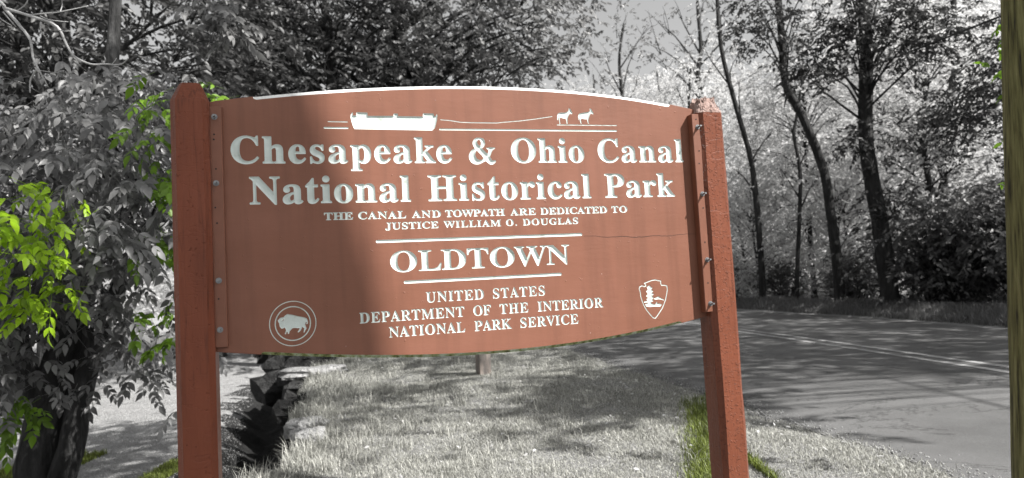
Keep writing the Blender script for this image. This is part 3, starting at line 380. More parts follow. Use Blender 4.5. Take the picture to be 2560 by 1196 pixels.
SHAPE = json.loads('''{"boat":[[628,2037],[621,2028],[619,2016],[622,2001],[627,1981],[633,1967],[956,1964],[967,1975],[973,1992],[978,2010],[981,2029],[979,2036],[975,2027],[966,2027],[965,2037],[920,2037],[918,2023],[813,2023],[813,2034],[797,2034],[794,2024],[688,2022],[688,2036],[644,2037],[642,2023],[627,2023],[630,2033]],"rope":[[993,2011],[1034,2008],[1083,2001],[1133,2000],[1238,2000],[1275,2004],[1349,2011],[1424,2021],[1500,2033]],"mule1":[[1524,2017],[1524,2033],[1526,2041],[1530,2047],[1536,2050],[1548,2051],[1561,2051],[1571,2054],[1578,2059],[1582,2063],[1581,2070],[1583,2072],[1587,2071],[1590,2067],[1594,2059],[1598,2050],[1596,2045],[1592,2046],[1587,2048],[1582,2044],[1578,2037],[1574,2028],[1572,2015],[1572,2001],[1568,2001],[1567,2012],[1565,2023],[1559,2025],[1550,2026],[1542,2029],[1538,2029],[1536,2018],[1536,2009],[1537,2000],[1534,1999],[1533,2010],[1531,2024],[1529,2032],[1528,2027],[1527,2017]],"mule2":[[1626,2019],[1625,2033],[1626,2039],[1629,2045],[1634,2049],[1649,2052],[1665,2055],[1675,2056],[1683,2060],[1686,2064],[1682,2072],[1686,2072],[1690,2071],[1694,2064],[1701,2051],[1700,2046],[1696,2047],[1689,2050],[1684,2046],[1680,2037],[1675,2025],[1673,2014],[1675,2003],[1671,2004],[1669,2014],[1668,2024],[1660,2023],[1650,2024],[1641,2027],[1638,2021],[1638,2012],[1640,2002],[1636,2002],[1633,2013],[1632,2024],[1631,2032],[1629,2029],[1628,2019]],"bison":[[310,1205],[314,1206],[318,1212],[325,1214],[332,1214],[339,1222],[347,1226],[364,1222],[383,1216],[397,1212],[409,1209],[419,1204],[422,1195],[423,1186],[420,1181],[416,1183],[419,1188],[418,1193],[414,1188],[412,1180],[415,1172],[417,1165],[412,1158],[408,1149],[405,1149],[407,1160],[409,1165],[404,1170],[401,1173],[398,1165],[392,1156],[385,1151],[383,1154],[388,1160],[392,1169],[384,1168],[376,1170],[365,1170],[359,1165],[353,1158],[350,1148],[345,1150],[347,1155],[342,1158],[339,1147],[334,1149],[340,1162],[339,1167],[335,1175],[331,1172],[324,1170],[320,1174],[316,1181],[315,1192],[312,1198]],"horn":[[333,1209],[331,1204],[324,1201],[330,1200],[334,1204]],"arrow":[[1907,1253],[1897,1250],[1887,1255],[1875,1250],[1872,1241],[1876,1227],[1877,1206],[1883,1184],[1890,1165],[1902,1143],[1921,1118],[1933,1106],[1943,1103],[1954,1114],[1969,1131],[1982,1147],[1992,1165],[2002,1186],[2009,1210],[2014,1229],[2013,1247],[1999,1251],[1985,1252],[1982,1261],[1983,1272],[1970,1274],[1956,1278],[1939,1277],[1922,1272],[1899,1265],[1906,1259]],"pine":[[1924,1255],[1930,1247],[1939,1242],[1933,1235],[1942,1226],[1933,1221],[1944,1213],[1934,1207],[1941,1196],[1934,1189],[1939,1181],[1925,1178],[1931,1170],[1948,1166],[1956,1180],[1958,1170],[1979,1166],[1980,1162],[1971,1154],[1947,1157],[1923,1156],[1902,1159],[1896,1170],[1906,1173],[1916,1176],[1908,1178],[1891,1177],[1893,1183],[1910,1185],[1904,1192],[1913,1199],[1903,1207],[1913,1216],[1905,1228],[1915,1236],[1910,1247]],"peak":[[1941,1193],[1954,1198],[1966,1202],[1977,1194],[1994,1184],[1993,1181],[1973,1188],[1963,1189],[1953,1188],[1943,1190]],"amp":[[[1154,1934],[1148,1934],[1142,1931],[1137,1928],[1133,1923],[1130,1917],[1129,1911],[1129,1906],[1131,1900],[1137,1887],[1131,1884],[1124,1880],[1119,1875],[1115,1869],[1112,1863],[1110,1857],[1110,1850],[1110,1844],[1112,1839],[1115,1833],[1119,1827],[1126,1822],[1133,1819],[1140,1818],[1149,1818],[1157,1820],[1171,1827],[1182,1833],[1190,1827],[1200,1818],[1209,1816],[1216,1818],[1221,1822],[1225,1825],[1228,1829],[1228,1835],[1223,1835],[1219,1834],[1211,1835],[1202,1851],[1209,1866],[1212,1874],[1216,1880],[1221,1884],[1228,1887],[1227,1891],[1205,1892],[1190,1890],[1189,1887],[1197,1882],[1199,1879],[1197,1871],[1192,1863],[1168,1888],[1177,1894],[1182,1903],[1184,1909],[1183,1915],[1182,1921],[1180,1926],[1175,1931],[1169,1933],[1161,1934]],[[1156,1926],[1152,1924],[1149,1920],[1148,1917],[1148,1912],[1152,1904],[1162,1897],[1165,1903],[1166,1909],[1166,1915],[1165,1919],[1162,1925]],[[1144,1878],[1140,1872],[1138,1866],[1137,1861],[1138,1856],[1140,1849],[1143,1844],[1148,1839],[1153,1837],[1159,1836],[1165,1837],[1170,1840],[1175,1844],[1168,1856],[1156,1868],[1148,1877]]]}''')
# each carved mark: (part name, contours in metres, grow, carve width, carve depth)
MARKS = []
def word(txt, u0, u1, v, cap, grow, name, sxr=None, group=None, wd=.012, dp=.006):
    sy = cap / 455.0
    adv = [GLYPH[c][0] for c in txt]
    xs = [min(p[0] for q in GLYPH[c][1] for p in q) for c in txt]; xe = [max(p[0] for q in GLYPH[c][1] for p in q) for c in txt]
    inked = sum(adv[:-1]) + xe[-1] - xs[0]
    W_ = (u1 - u0) - 2 * grow
    n = len(txt) - 1
    if sxr is None or n == 0: sx = W_ / inked; trk = 0.0
    else:
        sx = sxr * sy; trk = float(np.clip((W_ - inked * sx) / n, -.02 * cap, .16 * cap)); sx = (W_ - trk * n) / inked
    x = u0 + grow - xs[0] * sx
    res = []
    for c, a in zip(txt, adv):
        for q in GLYPH[c][1]: res.append(None)
        res_c = [np.array([(x + px * sx, v + py * sy) for px, py in q]) for q in GLYPH[c][1]]
        MARKS.append((name, res_c, grow, wd, dp, group)); x += a * sx + trk
def line(words, ends, v, cap, grow, name, sxr, **kw):
    for i, t in enumerate(words): word(t, ends[2 * i], ends[2 * i + 1], v, cap, grow, name, sxr, group='%s%d%s%.2f' % (name, i, t, v), **kw)
line(['Chesapeake'], [.156, 1.036], 1.8265, .1050, .0024, 'lettering', 1.03)
line(['Ohio'], [1.299, 1.644], 1.8265, .1050, .0024, 'lettering', 1.03)
line(['Canal'], [1.710, 2.146], 1.8265, .1050, .0024, 'lettering', 1.03)
MARKS.append(('lettering', [np.array(c) / 1000 for c in SHAPE['amp']], .0005, .012, .006, 'letteringamp'))
line(['National', 'Historical', 'Park'], [.22, .853, .926, 1.666, 1.734, 2.088], 1.664, .1060, .0024, 'lettering', 1.03)
line(['THE', 'CANAL', 'AND', 'TOWPATH', 'ARE', 'DEDICATED', 'TO'], [.499, .614, .634, .83, .853, .976, .994, 1.257, 1.281, 1.399, 1.419, 1.739, 1.76, 1.839], 1.5935, .0290, .0011, 'lettering', 1.28, wd=.005, dp=.003)
line(['JUSTICE', 'WILLIAM', 'O', 'DOUGLAS'], [.741, .964, .985, 1.237, 1.259, 1.294, 1.335, 1.595], 1.5480, .0275, .0010, 'lettering', 1.25, wd=.005, dp=.003)
def disc(u, v, r, n=40): return np.array([(u + r * math.cos(2 * math.pi * k / n), v + r * math.sin(2 * math.pi * k / n)) for k in range(n)])
MARKS.append(('lettering', [disc(1.305, 1.5505, .0036)], 0, .005, .003, 'letteringdot'))
line(['OLDTOWN'], [.755, 1.544], 1.3715, .0835, .0014, 'lettering', 1.32, wd=.010, dp=.006)
line(['UNITED', 'STATES'], [.896, 1.144, 1.184, 1.419], 1.2385, .0420, .0007, 'lettering', .95, wd=.006, dp=.004)
line(['DEPARTMENT', 'OF', 'THE', 'INTERIOR'], [.622, 1.056, 1.094, 1.172, 1.21, 1.339, 1.381, 1.69], 1.1702, .0420, .0007, 'lettering', .95, wd=.006, dp=.004)
line(['NATIONAL', 'PARK', 'SERVICE'], [.738, 1.056, 1.096, 1.26, 1.299, 1.567], 1.1055, .0420, .0007, 'lettering', .95, wd=.006, dp=.004)
def stroke(pts, w_, name, group, closed=False, wd=.004, dp=.003):
    MARKS.append((name, [np.array(pts, float)], w_ / 2, wd, dp, group, 'open' if not closed else 'loop'))
stroke([(.7065, 1.4992), (1.6035, 1.4992)], .0125, 'carved_rule', 'rule1', wd=.007, dp=.004)
stroke([(.8135, 1.3268), (1.495, 1.3268)], .0125, 'carved_rule', 'rule2', wd=.007, dp=.004)
mm = lambda k: np.array(SHAPE[k], float) / 1000
MARKS.append(('canal_boat', [mm('boat')], .0004, .008, .005, 'boat'))
stroke([(.529, 1.9965), (.606, 1.9960)], .0036, 'water_line', 'wl0')
stroke([(.514, 1.9705), (.606, 1.9705)], .0072, 'water_line', 'wl')
stroke([(.989, 1.9690), (1.809, 1.9705)], .0074, 'water_line', 'wl2')
stroke([(1.522, 1.9952), (1.812, 1.9958)], .0040, 'towpath_line', 'tl')
stroke(mm('rope'), .0034, 'tow_rope', 'rope')
MARKS.append(('mule', [mm('mule1')], .0004, .006, .004, 'mule1'))
MARKS.append(('mule', [mm('mule2')], .0004, .006, .004, 'mule2'))
MARKS.append(('bison', [mm('bison'), mm('horn')], .0002, .004, .002, 'bison'))
stroke(disc(.3665, 1.1880, .0870, 96), .0034, 'emblem_ring', 'ring1', True)
stroke(disc(.3665, 1.1880, .0660, 96), .0044, 'emblem_ring', 'ring2', True)
stroke(mm('arrow'), .0042, 'arrowhead_outline', 'arrow', True)
MARKS.append(('arrowhead_picture', [mm('pine')], .0001, .003, .002, 'pic'))
MARKS.append(('arrowhead_picture', [mm('peak')], .0001, .003, .002, 'pic2'))

# board outline
TOPP = np.polyfit([.08, .239, .581, .807, 1.058, 1.357, 1.713, 2.014, 2.087, 2.24], [2.068, 2.093, 2.133, 2.151, 2.160, 2.162, 2.150, 2.112, 2.099, 2.075], 4)
BOTP = np.polyfit([.085, .256, .475, .714, .97, 1.213, 1.535, 1.879, 2.071, 2.163], [1.0997, 1.0724, 1.0503, 1.0262, 1.0072, 1.004, 1.0156, 1.0418, 1.072, 1.0866], 4)
UA, UB = .06, 2.222
def vtop(u): return np.polyval(TOPP, u)
def vbot(u): return np.polyval(BOTP, u)
def cham(u, a, b_, c):      # chamfer that stops short of the ends in a rounded lobe
    t = np.minimum(u - a, b_ - u); k = np.clip(t / .02, 0, 1)
    return .0012 + (c - .0012) * np.sqrt(np.clip(1 - (1 - k) ** 2, 0, 1))
NU, NV = 880, 464
uu = np.linspace(UA, UB, NU + 1)
ct = cham(uu, .243, 2.094, .0145); cb = cham(uu, .245, 2.075, .0115)
tt = np.linspace(0, 1, NV + 1)
lo, hi = vbot(uu) + cb, vtop(uu) - ct
GU = np.repeat(uu[None, :], NV + 1, 0); GV = lo[None, :] + (hi - lo)[None, :] * tt[:, None]
S = np.full(GU.shape, -1.0, np.float32); LAB = np.full(GU.shape, -1, np.int32); DEP = np.zeros(GU.shape, np.float32)
groups = []
def sdf(px, py, contours, mode):
    d2 = np.full(px.shape, 1e9); inside = np.zeros(px.shape, bool)
    for c in contours:
        a = c; b_ = np.roll(c, -1, 0)
        if mode == 'open': a, b_ = a[:-1], b_[:-1]
        for (x0, y0), (x1, y1) in zip(a, b_):
            dx, dy = x1 - x0, y1 - y0; L = dx * dx + dy * dy + 1e-12
            t = np.clip(((px - x0) * dx + (py - y0) * dy) / L, 0, 1)
            d2 = np.minimum(d2, (px - x0 - t * dx) ** 2 + (py - y0 - t * dy) ** 2)
            if mode == 'fill':
                cr = ((y0 > py) != (y1 > py))
                if dy != 0: inside ^= cr & (px < (x1 - x0) * (py - y0) / dy + x0)
    d = np.sqrt(d2)
    return np.where(inside, d, -d) if mode == 'fill' else -d
du = (UB - UA) / NU
for mk in MARKS:
    name, cs, grow, wd, dp, grp = mk[:6]; mode = mk[6] if len(mk) > 6 else 'fill'
    key = (name, grp)
    if key not in groups: groups.append(key)
    gi = groups.index(key)
    allp = np.concatenate(cs); mg = abs(grow) + .012
    i0 = max(int((allp[:, 0].min() - mg - UA) / du), 0); i1 = min(int((allp[:, 0].max() + mg - UA) / du) + 2, NU + 1)
    vmin, vmax = allp[:, 1].min() - mg, allp[:, 1].max() + mg
    j0 = max(int((vmin - lo[i0:i1].max()) / ((hi - lo).max()) * NV) - 45, 0)
    rowmask = ((GV[:, i0:i1] > vmin) & (GV[:, i0:i1] < vmax)).any(1); jj = np.nonzero(rowmask)[0]; j0, j1 = jj[0], jj[-1] + 1
    s = sdf(GU[j0:j1, i0:i1], GV[j0:j1, i0:i1], cs, mode) + grow
    sub = S[j0:j1, i0:i1]; m_ = s > sub
    LAB[j0:j1, i0:i1][m_] = gi
    k = np.clip(s / wd, 0, 1); dd = dp * (1 - (1 - k) ** 2)
    DEP[j0:j1, i0:i1] = np.where(s > 0, np.maximum(DEP[j0:j1, i0:i1], dd), DEP[j0:j1, i0:i1])
    sub[m_] = s[m_]
S[(S > -2e-5) & (S < 2e-5)] = 2e-5
# marching squares: brown face outside, white carved floor inside
VV = [None] * 0
baseP = P0[None, None, :] + GU[..., None] * U + np.array([0, 0, 1.0]) * GV[..., None]
flat = (baseP - DEP[..., None] * NN).reshape(-1, 3)
verts = [tuple(p) for p in flat]
W1 = NU + 1
ins = S > 0
c00 = ins[:-1, :-1]; c10 = ins[:-1, 1:]; c11 = ins[1:, 1:]; c01 = ins[1:, :-1]
code = c00 * 1 + c10 * 2 + c11 * 4 + c01 * 8
idx = np.arange((NV + 1) * W1).reshape(NV + 1, W1)
quad = np.stack([idx[:-1, :-1], idx[:-1, 1:], idx[1:, 1:], idx[1:, :-1]], -1)
out_faces = [tuple(q) for q in quad[code == 0].tolist()]
cell_lab = np.maximum(np.maximum(LAB[:-1, :-1], LAB[:-1, 1:]), np.maximum(LAB[1:, 1:], LAB[1:, :-1]))
in_faces = {i: [] for i in range(len(groups))}
full = np.argwhere(code == 15)
for j, i in full.tolist(): in_faces[LAB[j, i]].append(tuple(quad[j, i].tolist()))
Sf = S.ravel(); Lf = LAB.ravel(); bf = baseP.reshape(-1, 3); cut = {}
def edge_vert(a, b_):
    if a > b_: a, b_ = b_, a
    k = cut.get((a, b_))
    if k is None:
        t = Sf[a] / (Sf[a] - Sf[b_]); k = len(verts); verts.append(tuple(bf[a] + (bf[b_] - bf[a]) * t)); cut[(a, b_)] = k
    return k
for j, i in np.argwhere((code > 0) & (code < 15)).tolist():
    q = quad[j, i].tolist(); si = [Sf[a] > 0 for a in q]
    pin, pout = [], []; lab = -1
    for k in range(4):
        a, b_ = q[k], q[(k + 1) % 4]
        (pin if si[k] else pout).append(a)
        if si[k]: lab = Lf[a]
        if si[k] != si[(k + 1) % 4]:
            e = edge_vert(a, b_); pin.append(e); pout.append(e)
    if len(pin) > 2: in_faces[lab].append(tuple(pin))
    if len(pout) > 2: out_faces.append(tuple(pout))
def submesh(name, faces, m, parent, smooth=False, flip=False):
    used = {}; vs = []; fs = []
    for f in faces:
        ff = []
        for a in f:
            k = used.get(a)
            if k is None: k = used[a] = len(vs); vs.append(verts[a])
            ff.append(k)
        fs.append(tuple(ff))
    me = bpy.data.meshes.new(name); me.from_pydata(vs, [], fs)
    me.materials.append(m) if not isinstance(m, list) else [me.materials.append(q) for q in m]
    if smooth: me.polygons.foreach_set('use_smooth', np.ones(len(fs), dtype=bool))
    me.update()
    o = bpy.data.objects.new(name, me); COL.objects.link(o); o.parent = parent
    return o
# the board: carved face, chamfers, edges and back in one mesh
n0 = len(verts); body = []; mid = [0] * len(out_faces)
def strip(pa, pb, mi):
    k = len(verts)
    verts.extend([tuple(p) for p in pa]); verts.extend([tuple(p) for p in pb]); n = len(pa)
    for q in range(n - 1):
        body.append((k + q, k + q + 1, k + n + q + 1, k + n + q)); mid.append(mi[q] if hasattr(mi, '__len__') else mi)
TH = .042
f_t = [B(a, b_, 0) for a, b_ in zip(uu, hi)]; c_t = [B(a, vtop(a), -c * .8) for a, c in zip(uu, ct)]; k_t = [B(a, vtop(a), -TH) for a in uu]
f_b = [B(a, b_, 0) for a, b_ in zip(uu, lo)]; c_b = [B(a, vbot(a), -c * .8) for a, c in zip(uu, cb)]; k_b = [B(a, vbot(a), -TH) for a in uu]
wt = [1 if c > .0013 else 0 for c in ct]; wb = [2 if c > .0013 else 0 for c in cb]
strip(f_t, c_t, wt); strip(c_t, k_t, wt); strip(c_b, f_b, wb); strip(k_b, c_b, wb); strip(k_t, k_b, 0)
for s_ in (0, -1): strip([f_b[s_], f_t[s_]], [k_b[s_], k_t[s_]], 0)
board = submesh('board', out_faces + body, [M['paint'], M['white_edge'], M['algae']], None)
board.data.polygons.foreach_set('material_index', np.array(mid, dtype=np.int32))
board.parent = sign; board.location = -sign.location
for gi, (name, grp) in enumerate(groups):
    if in_faces[gi]: submesh(name, in_faces[gi], M['white'], board)
del verts, flat, baseP

# crack in the paint, right of the upper rule, and a few chips
cr = MB()
def ribbon(pts, w_):
    P = [(np.array(p), w_ * (.4 + .6 * math.sin(math.pi * (i + .5) / len(pts)))) for i, p in enumerate(pts)]
    for (a, wa), (c, wc) in zip(P[:-1], P[1:]): cr.add([B(a[0], a[1] - wa, .0004), B(c[0], c[1] - wc, .0004), B(c[0], c[1] + wc, .0004), B(a[0], a[1] + wa, .0004)], [(0, 1, 2, 3)])
q = np.linspace(0, 1, 40)
ribbon([(1.615 + .56 * t, 1.4905 - .012 * math.sin(2.6 * t) + .0022 * math.sin(23 * t) + rng.normal(0, .0008)) for t in q], .0010)
o_ = cr.build('paint_crack', M['hole'], None); o_.parent = board; o_.location = (0, 0, 0)
for cu, cv, cr_ in ((1.205, 1.922, .0035), (1.2135, 1.9125, .002), (1.692, 1.318, .0028), (.565, 1.083, .0025), (.975, 2.095, .003), (1.62, 1.06, .0025), (2.05, 1.07, .003), (.62, 2.035, .002), (1.345, 1.742, .003)):
    cr = MB(); k_ = 7
    cr.add([B(cu + cr_ * rng.uniform(.5, 1) * math.cos(j * 6.283 / k_), cv + 1.3 * cr_ * rng.uniform(.5, 1) * math.sin(j * 6.283 / k_), .0005) for j in range(k_)], [tuple(range(k_))])
    o_ = cr.build('paint_chip', M['raw_top'], None); o_.parent = board; o_.location = (0, 0, 0)

# battens that clamp the board to the posts, with bolts
def box_b(mb, u0, u1, v0, v1, o0, o1, bev=.002):
    a = [(u0, v0), (u1, v0), (u1, v1), (u0, v1)]; i = [(u0 + bev, v0 + bev), (u1 - bev, v0 + bev), (u1 - bev, v1 - bev), (u0 + bev, v1 - bev)]
    mb.prism([[B(x, y, o0) for x, y in a], [B(x, y, o1 - bev) for x, y in a], [B(x, y, o1) for x, y in i]])
def hole(mb, u, v, o, r):
    mb.prism([[B(u + r * math.cos(k * math.pi / 5), v + r * math.sin(k * math.pi / 5), o - .004) for k in range(10)], [B(u + r * math.cos(k * math.pi / 5), v + r * math.sin(k * math.pi / 5), o + .0008) for k in range(10)]])
for (u0, u1, bu, bvs, th, hs_) in ((.0775, .1300, .1035, (2.0035, 1.7445, 1.3695, 1.1830), .022, (1.935, 1.915, 1.80, 1.65, 1.59, 1.30)),
                                   (2.181, 2.2340, 2.2085, (1.9835, 1.666, 1.3575, 1.1545), .040, (2.02, 1.87, 1.81, 1.60, 1.44, 1.25))):
    mb = MB(); box_b(mb, u0, u1, 1.116, 2.0455, .0005, th)
    bt = mb.build('batten', M['batten'], sign)
    for v in hs_:
        hb = MB(); hole(hb, bu + random.uniform(-.006, .004), v, th, .0034)
        ho = hb.build('nail_hole', M['hole'], None); ho.parent = bt; ho.location = (0, 0, 0)
    for v in bvs:
        bm_ = MB()
        def cyl(r, o0, o1, n=16): bm_.prism([[B(bu + r * math.cos(k * 2 * math.pi / n), v + r * math.sin(k * 2 * math.pi / n), o) for k in range(n)] for o in (o0, o1)])
        cyl(.0112, th, th + .0025, 20); cyl(.0080, th + .0025, th + .0105, 6); cyl(.0042, th + .0105, th + .030, 10)
        bo = bm_.build('bolt', M['metal'], None); bo.parent = bt; bo.location = (0, 0, 0)

# ------------------------------------------------------------------ trees
def nrm(a): return a / (np.linalg.norm(a, axis=-1, keepdims=True) + 1e-9)
def leaf_arrays(P, D, Nn, L, wr=.5):
    """ovate folded leaves: base P, direction D, face normal Nn, length L"""
    D = nrm(D); Sd = nrm(np.cross(D, Nn)); Nn = np.cross(Sd, D)
    L = L[:, None]; Wd = L * wr * .5
    droop = -Nn * L
    v = np.stack([P, P + D * L * .32 + Sd * Wd + Nn * Wd * .3, P + D * L * .70 + Sd * Wd * .72 + Nn * Wd * .15 + droop * .05, P + D * L + droop * .14,
                  P + D * L * .70 - Sd * Wd * .72 + Nn * Wd * .15 + droop * .05, P + D * L * .32 - Sd * Wd + Nn * Wd * .3], 1)
    n = len(P); b_ = (np.arange(n) * 6)[:, None]
    q = np.concatenate([b_ + np.array([[0, 1, 2, 3]]), b_ + np.array([[0, 3, 4, 5]])], 1).reshape(-1, 4)
    return v.reshape(-1, 3), q
ROWS = np.array([0, .22, .48, .74, 1.0]); WPROF = np.array([.02, .78, 1.0, .58, .01])
def fine_leaves(P, D, Nn, L, wr=.46):
    """curved pointed leaves with a midrib, three columns by five rows"""
    D = nrm(D); Sd = nrm(np.cross(D, Nn)); Nn = np.cross(Sd, D); n = len(P)
    curl = rng.uniform(.05, .42, n)[:, None]; fold = rng.uniform(.1, .5, n)[:, None]; tw = rng.normal(0, .25, n)[:, None]; L = L[:, None]
    cols = []
    for t, wv in zip(ROWS, WPROF):
        c = P + D * L * (t - .12 * curl * t * t) - Nn * L * curl * t * t
        s = Sd * math.cos(0) + Nn * tw * t
        for k in (-1, 0, 1): cols.append(c + s * (k * wv * wr * .5) * L + Nn * (abs(k) * wv * wr * .5 * fold) * L)
    v = np.stack(cols, 1).reshape(-1, 3); b_ = (np.arange(n) * 15)[:, None]
    q = []
    for r_ in range(4):
        for k in range(2): a = r_ * 3 + k; q.append(b_ + np.array([[a, a + 1, a + 4, a + 3]]))
    return v, np.concatenate(q, 1).reshape(-1, 4)
def fine_sprays(C, rc, ns, L, k, l, out, droop=.55):
    """compound leaves: leaflets in pairs along a hanging stalk, all facing about the same way"""
    n = len(C); base = np.repeat(C, ns, 0) + rng.normal(0, 1, (n * ns, 3)) * np.array([1, 1, .85]) * rc
    D = rng.normal(0, .75, (n * ns, 3)); D[:, :2] += .55 * nrm(base[:, :2] - out[:2]); D[:, 1] -= .25; D[:, 2] = D[:, 2] * .4 - droop * .7; D = nrm(D)
    Nm = np.array([.12, -.30, .85]) + rng.normal(0, .30, D.shape); side = nrm(np.cross(D, Nm))
    sc = rng.uniform(.7, 1.25, n * ns); P = []; LD = []; NN_ = []; LL = []; st = []
    zz = np.array([0, 0, 1.0])
    for j in range(k):
        last = j == k - 1; t = 1.0 if last else (j // 2 + 1) / ((k - 1) / 2 + .6); s = 0.0 if last else (1 if j % 2 else -1)
        P.append(base + (D * (L * t) - zz * (L * .35 * t * t)) * sc[:, None])
        LD.append(D * .8 + side * s * .85 - zz * (.25 + .35 * t) + rng.normal(0, .13, D.shape)); NN_.append(Nm + rng.normal(0, .16, D.shape)); LL.append(l * sc * rng.uniform(.75, 1.15, n * ns) * (1.15 if last else 1))
    v, q = fine_leaves(np.concatenate(P), np.concatenate(LD), np.concatenate(NN_), np.concatenate(LL))
    # the stalks, thin three-sided rods
    a = base - D * (L * .5) * sc[:, None] + zz * .01; b_ = base + (D * L - zz * L * .35) * sc[:, None]; m_ = base + (D * L * .5 - zz * L * .09) * sc[:, None]
    rods = []; u1 = side * .0016; u2 = np.cross(D, side) * .0016
    sv = np.stack([p + o for p in (a, m_, b_) for o in (u1, -u1 * .5 + u2 * .87, -u1 * .5 - u2 * .87)], 1).reshape(-1, 3); i9 = (np.arange(n * ns) * 9)[:, None]
    sq = np.concatenate([i9 + np.array([[r_ * 3 + k_, r_ * 3 + (k_ + 1) % 3, r_ * 3 + 3 + (k_ + 1) % 3, r_ * 3 + 3 + k_]]) for r_ in range(2) for k_ in range(3)], 1).reshape(-1, 4)
    return np.concatenate([v, sv]), np.concatenate([q, sq + len(v)])
def sprays(C, rc, ns, L, k, l, droop=.35, up=.9, out=None, nj=.42):
    """ns sprays of k leaves round every cluster centre C (n,3)"""
    n = len(C)
    base = np.repeat(C, ns, 0) + rng.normal(0, 1, (n * ns, 3)) * np.array([1, 1, .8]) * rc
    D = rng.normal(0, 1, (n * ns, 3)); D[:, 2] = D[:, 2] * .35 - droop * .6
    if out is not None: D[:, :2] += .7 * nrm(base[:, :2] - out[None, :2])
    D = nrm(D)
    P = []; LD = []; 
    side = nrm(np.cross(D, np.array([0, 0, 1.0])))
    for j in range(k):
        t = (j // 2 + 1) / ((k + 1) // 2 + .0)
        s = (1 if j % 2 else -1) * (0.0 if j == k - 1 else 1.0)
        p = base + D * (L * t) - np.array([0, 0, 1.0]) * (L * .25 * t * t)
        ld = D * .75 + side * s * .8 + rng.normal(0, .22, D.shape) - np.array([0, 0, droop])
        P.append(p); LD.append(ld)
    P = np.concatenate(P); LD = np.concatenate(LD)
    Nn = np.array([0, 0, up]) + rng.normal(0, nj, P.shape)
    return leaf_arrays(P, LD, Nn, l * rng.uniform(.65, 1.25, len(P)))
def leaf_mesh(name, parts, m):
    vs = []; qs = []; n = 0
    for v, q in parts: vs.append(v); qs.append(q + n); n += len(v)
    return np_mesh(name, np.concatenate(vs), np.concatenate(qs), m)
def limb(mb, a, b_, r0, r1, sag=.12, seg=6, n=7):
    a = np.array(a, float); b_ = np.array(b_, float); L = np.linalg.norm(b_ - a)
    mid_ = (a + b_) / 2 + np.array([random.uniform(-.1, .1) * L, random.uniform(-.1, .1) * L, sag * L])
    mb.tube(spline([a, mid_, b_], n), list(np.linspace(r0, r1, n)), seg, .05)
def ell_clusters(c, r, n, shell=.45):
    d = nrm(rng.normal(0, 1, (n, 3))); s = rng.uniform(shell, 1, (n, 1)) ** .6
    return np.array(c) + d * s * np.array(r)
def tree(name, label, cat, base, trunk, r0, r1, clusters, rc, ns, L, k, l, lm, bm='bark', group=None, limbs=True, seg=10, droop=.35, twigs=True, lr=.3):
    """trunk: world control points from the ground up; clusters: (n,3) world centres"""
    root = empty(name, tuple(base), label, cat, group)
    mb = MB(); path = spline(trunk, 4 * len(trunk)); nP = len(path)
    rad = [r0 + (r1 - r0) * (i / (nP - 1)) for i in range(nP)]; rad[0] *= 1.35; rad[1] *= 1.12
    mb.tube(path, rad, seg, .06)
    PP = np.array(path)
    if limbs:
        for c in clusters:
            d = np.linalg.norm(PP - c, axis=1) + np.where(PP[:, 2] > c[2] - .15 * abs(c[2]), 3.0, 0) + np.where(np.arange(nP) < nP * .3, 4.0, 0)
            i = int(np.argmin(d)); rr = max(min(rad[i] * lr, .02 + .012 * np.linalg.norm(PP[i] - c)), .008)
            limb(mb, PP[i], c, rr, .006)
            if twigs:
                for _ in range(3):
                    limb(mb, c * .75 + PP[i] * .25, c + rng.normal(0, rc * .8, 3), rr * .35, .004, n=4, seg=4)
    mb.build('trunk', M[bm], root, True)
    link('crown', leaf_mesh('crown', [sprays(np.asarray(clusters), rc, ns, L, k, l, droop, out=PP[-1])], M[lm]), root)
    return root
def copy_tree(o, loc, rz, s, label, group):
    c = o.copy(); COL.objects.link(c); c.location = loc; c.rotation_euler = (0, 0, rz); c.scale = (s, s, s); c['label'] = label; c['group'] = group
    for ch in o.children:
        d = ch.copy(); COL.objects.link(d); d.parent = c
    return c

# --- the leafy tree on the lawn to the left of the sign
Yt = 8.0
base = at(105, 1330, Yt); base[2] = gz(base[0], base[1]) - .1
root = empty('leafy_tree', tuple(base), 'forked dark tree on the lawn left of the sign with one bright green spray', 'tree')
mb = MB()
t1 = [base, at(98, 1200, Yt), at(112, 1080, Yt), at(135, 960, Yt), at(170, 850, 8.1), at(205, 720, 8.3), at(230, 560, 8.6), at(250, 380, 8.8), at(280, 150, 9.0), at(300, -200, 9.2)]
p = spline(t1, 44); mb.tube(p, list(np.interp(np.linspace(0, 1, 44), [0, .12, .4, 1], [.31, .255, .19, .06])), 14, .05)
t2 = [at(135, 1250, 7.9), at(178, 1120, 7.9), at(200, 1000, 7.95), at(245, 840, 8.0), at(290, 730, 8.1), at(350, 610, 8.2), at(430, 520, 8.4), at(540, 420, 8.7)]
p = spline(t2, 32); mb.tube(p, list(np.linspace(.155, .06, 32)), 12, .05)
t3 = [at(110, 1060, 8), at(60, 900, 7.8), at(10, 700, 7.6), at(-120, 450, 7.4), at(-330, 120, 7.0)]
p = spline(t3, 24); mb.tube(p, list(np.linspace(.13, .05, 24)), 10, .05)
trunk_pts = np.array(spline(t1, 40) + spline(t2, 30) + spline(t3, 20))
cl = []
while len(cl) < 165:
    px, py = rng.uniform(-330, 418), rng.uniform(215, 960); Y_ = rng.uniform(5.4, 9.0)
    if py < 275 and (px < 180 or rng.random() < .4): continue
    if px > 95 and py > 620 + (418 - px) * .42: continue                    # the forked stems stay in sight
    if px > 150 and py > 560 and rng.random() < .45: continue
    if 30 < px < 175 and py > 850: continue
    cl.append(at(px, py, Y_))
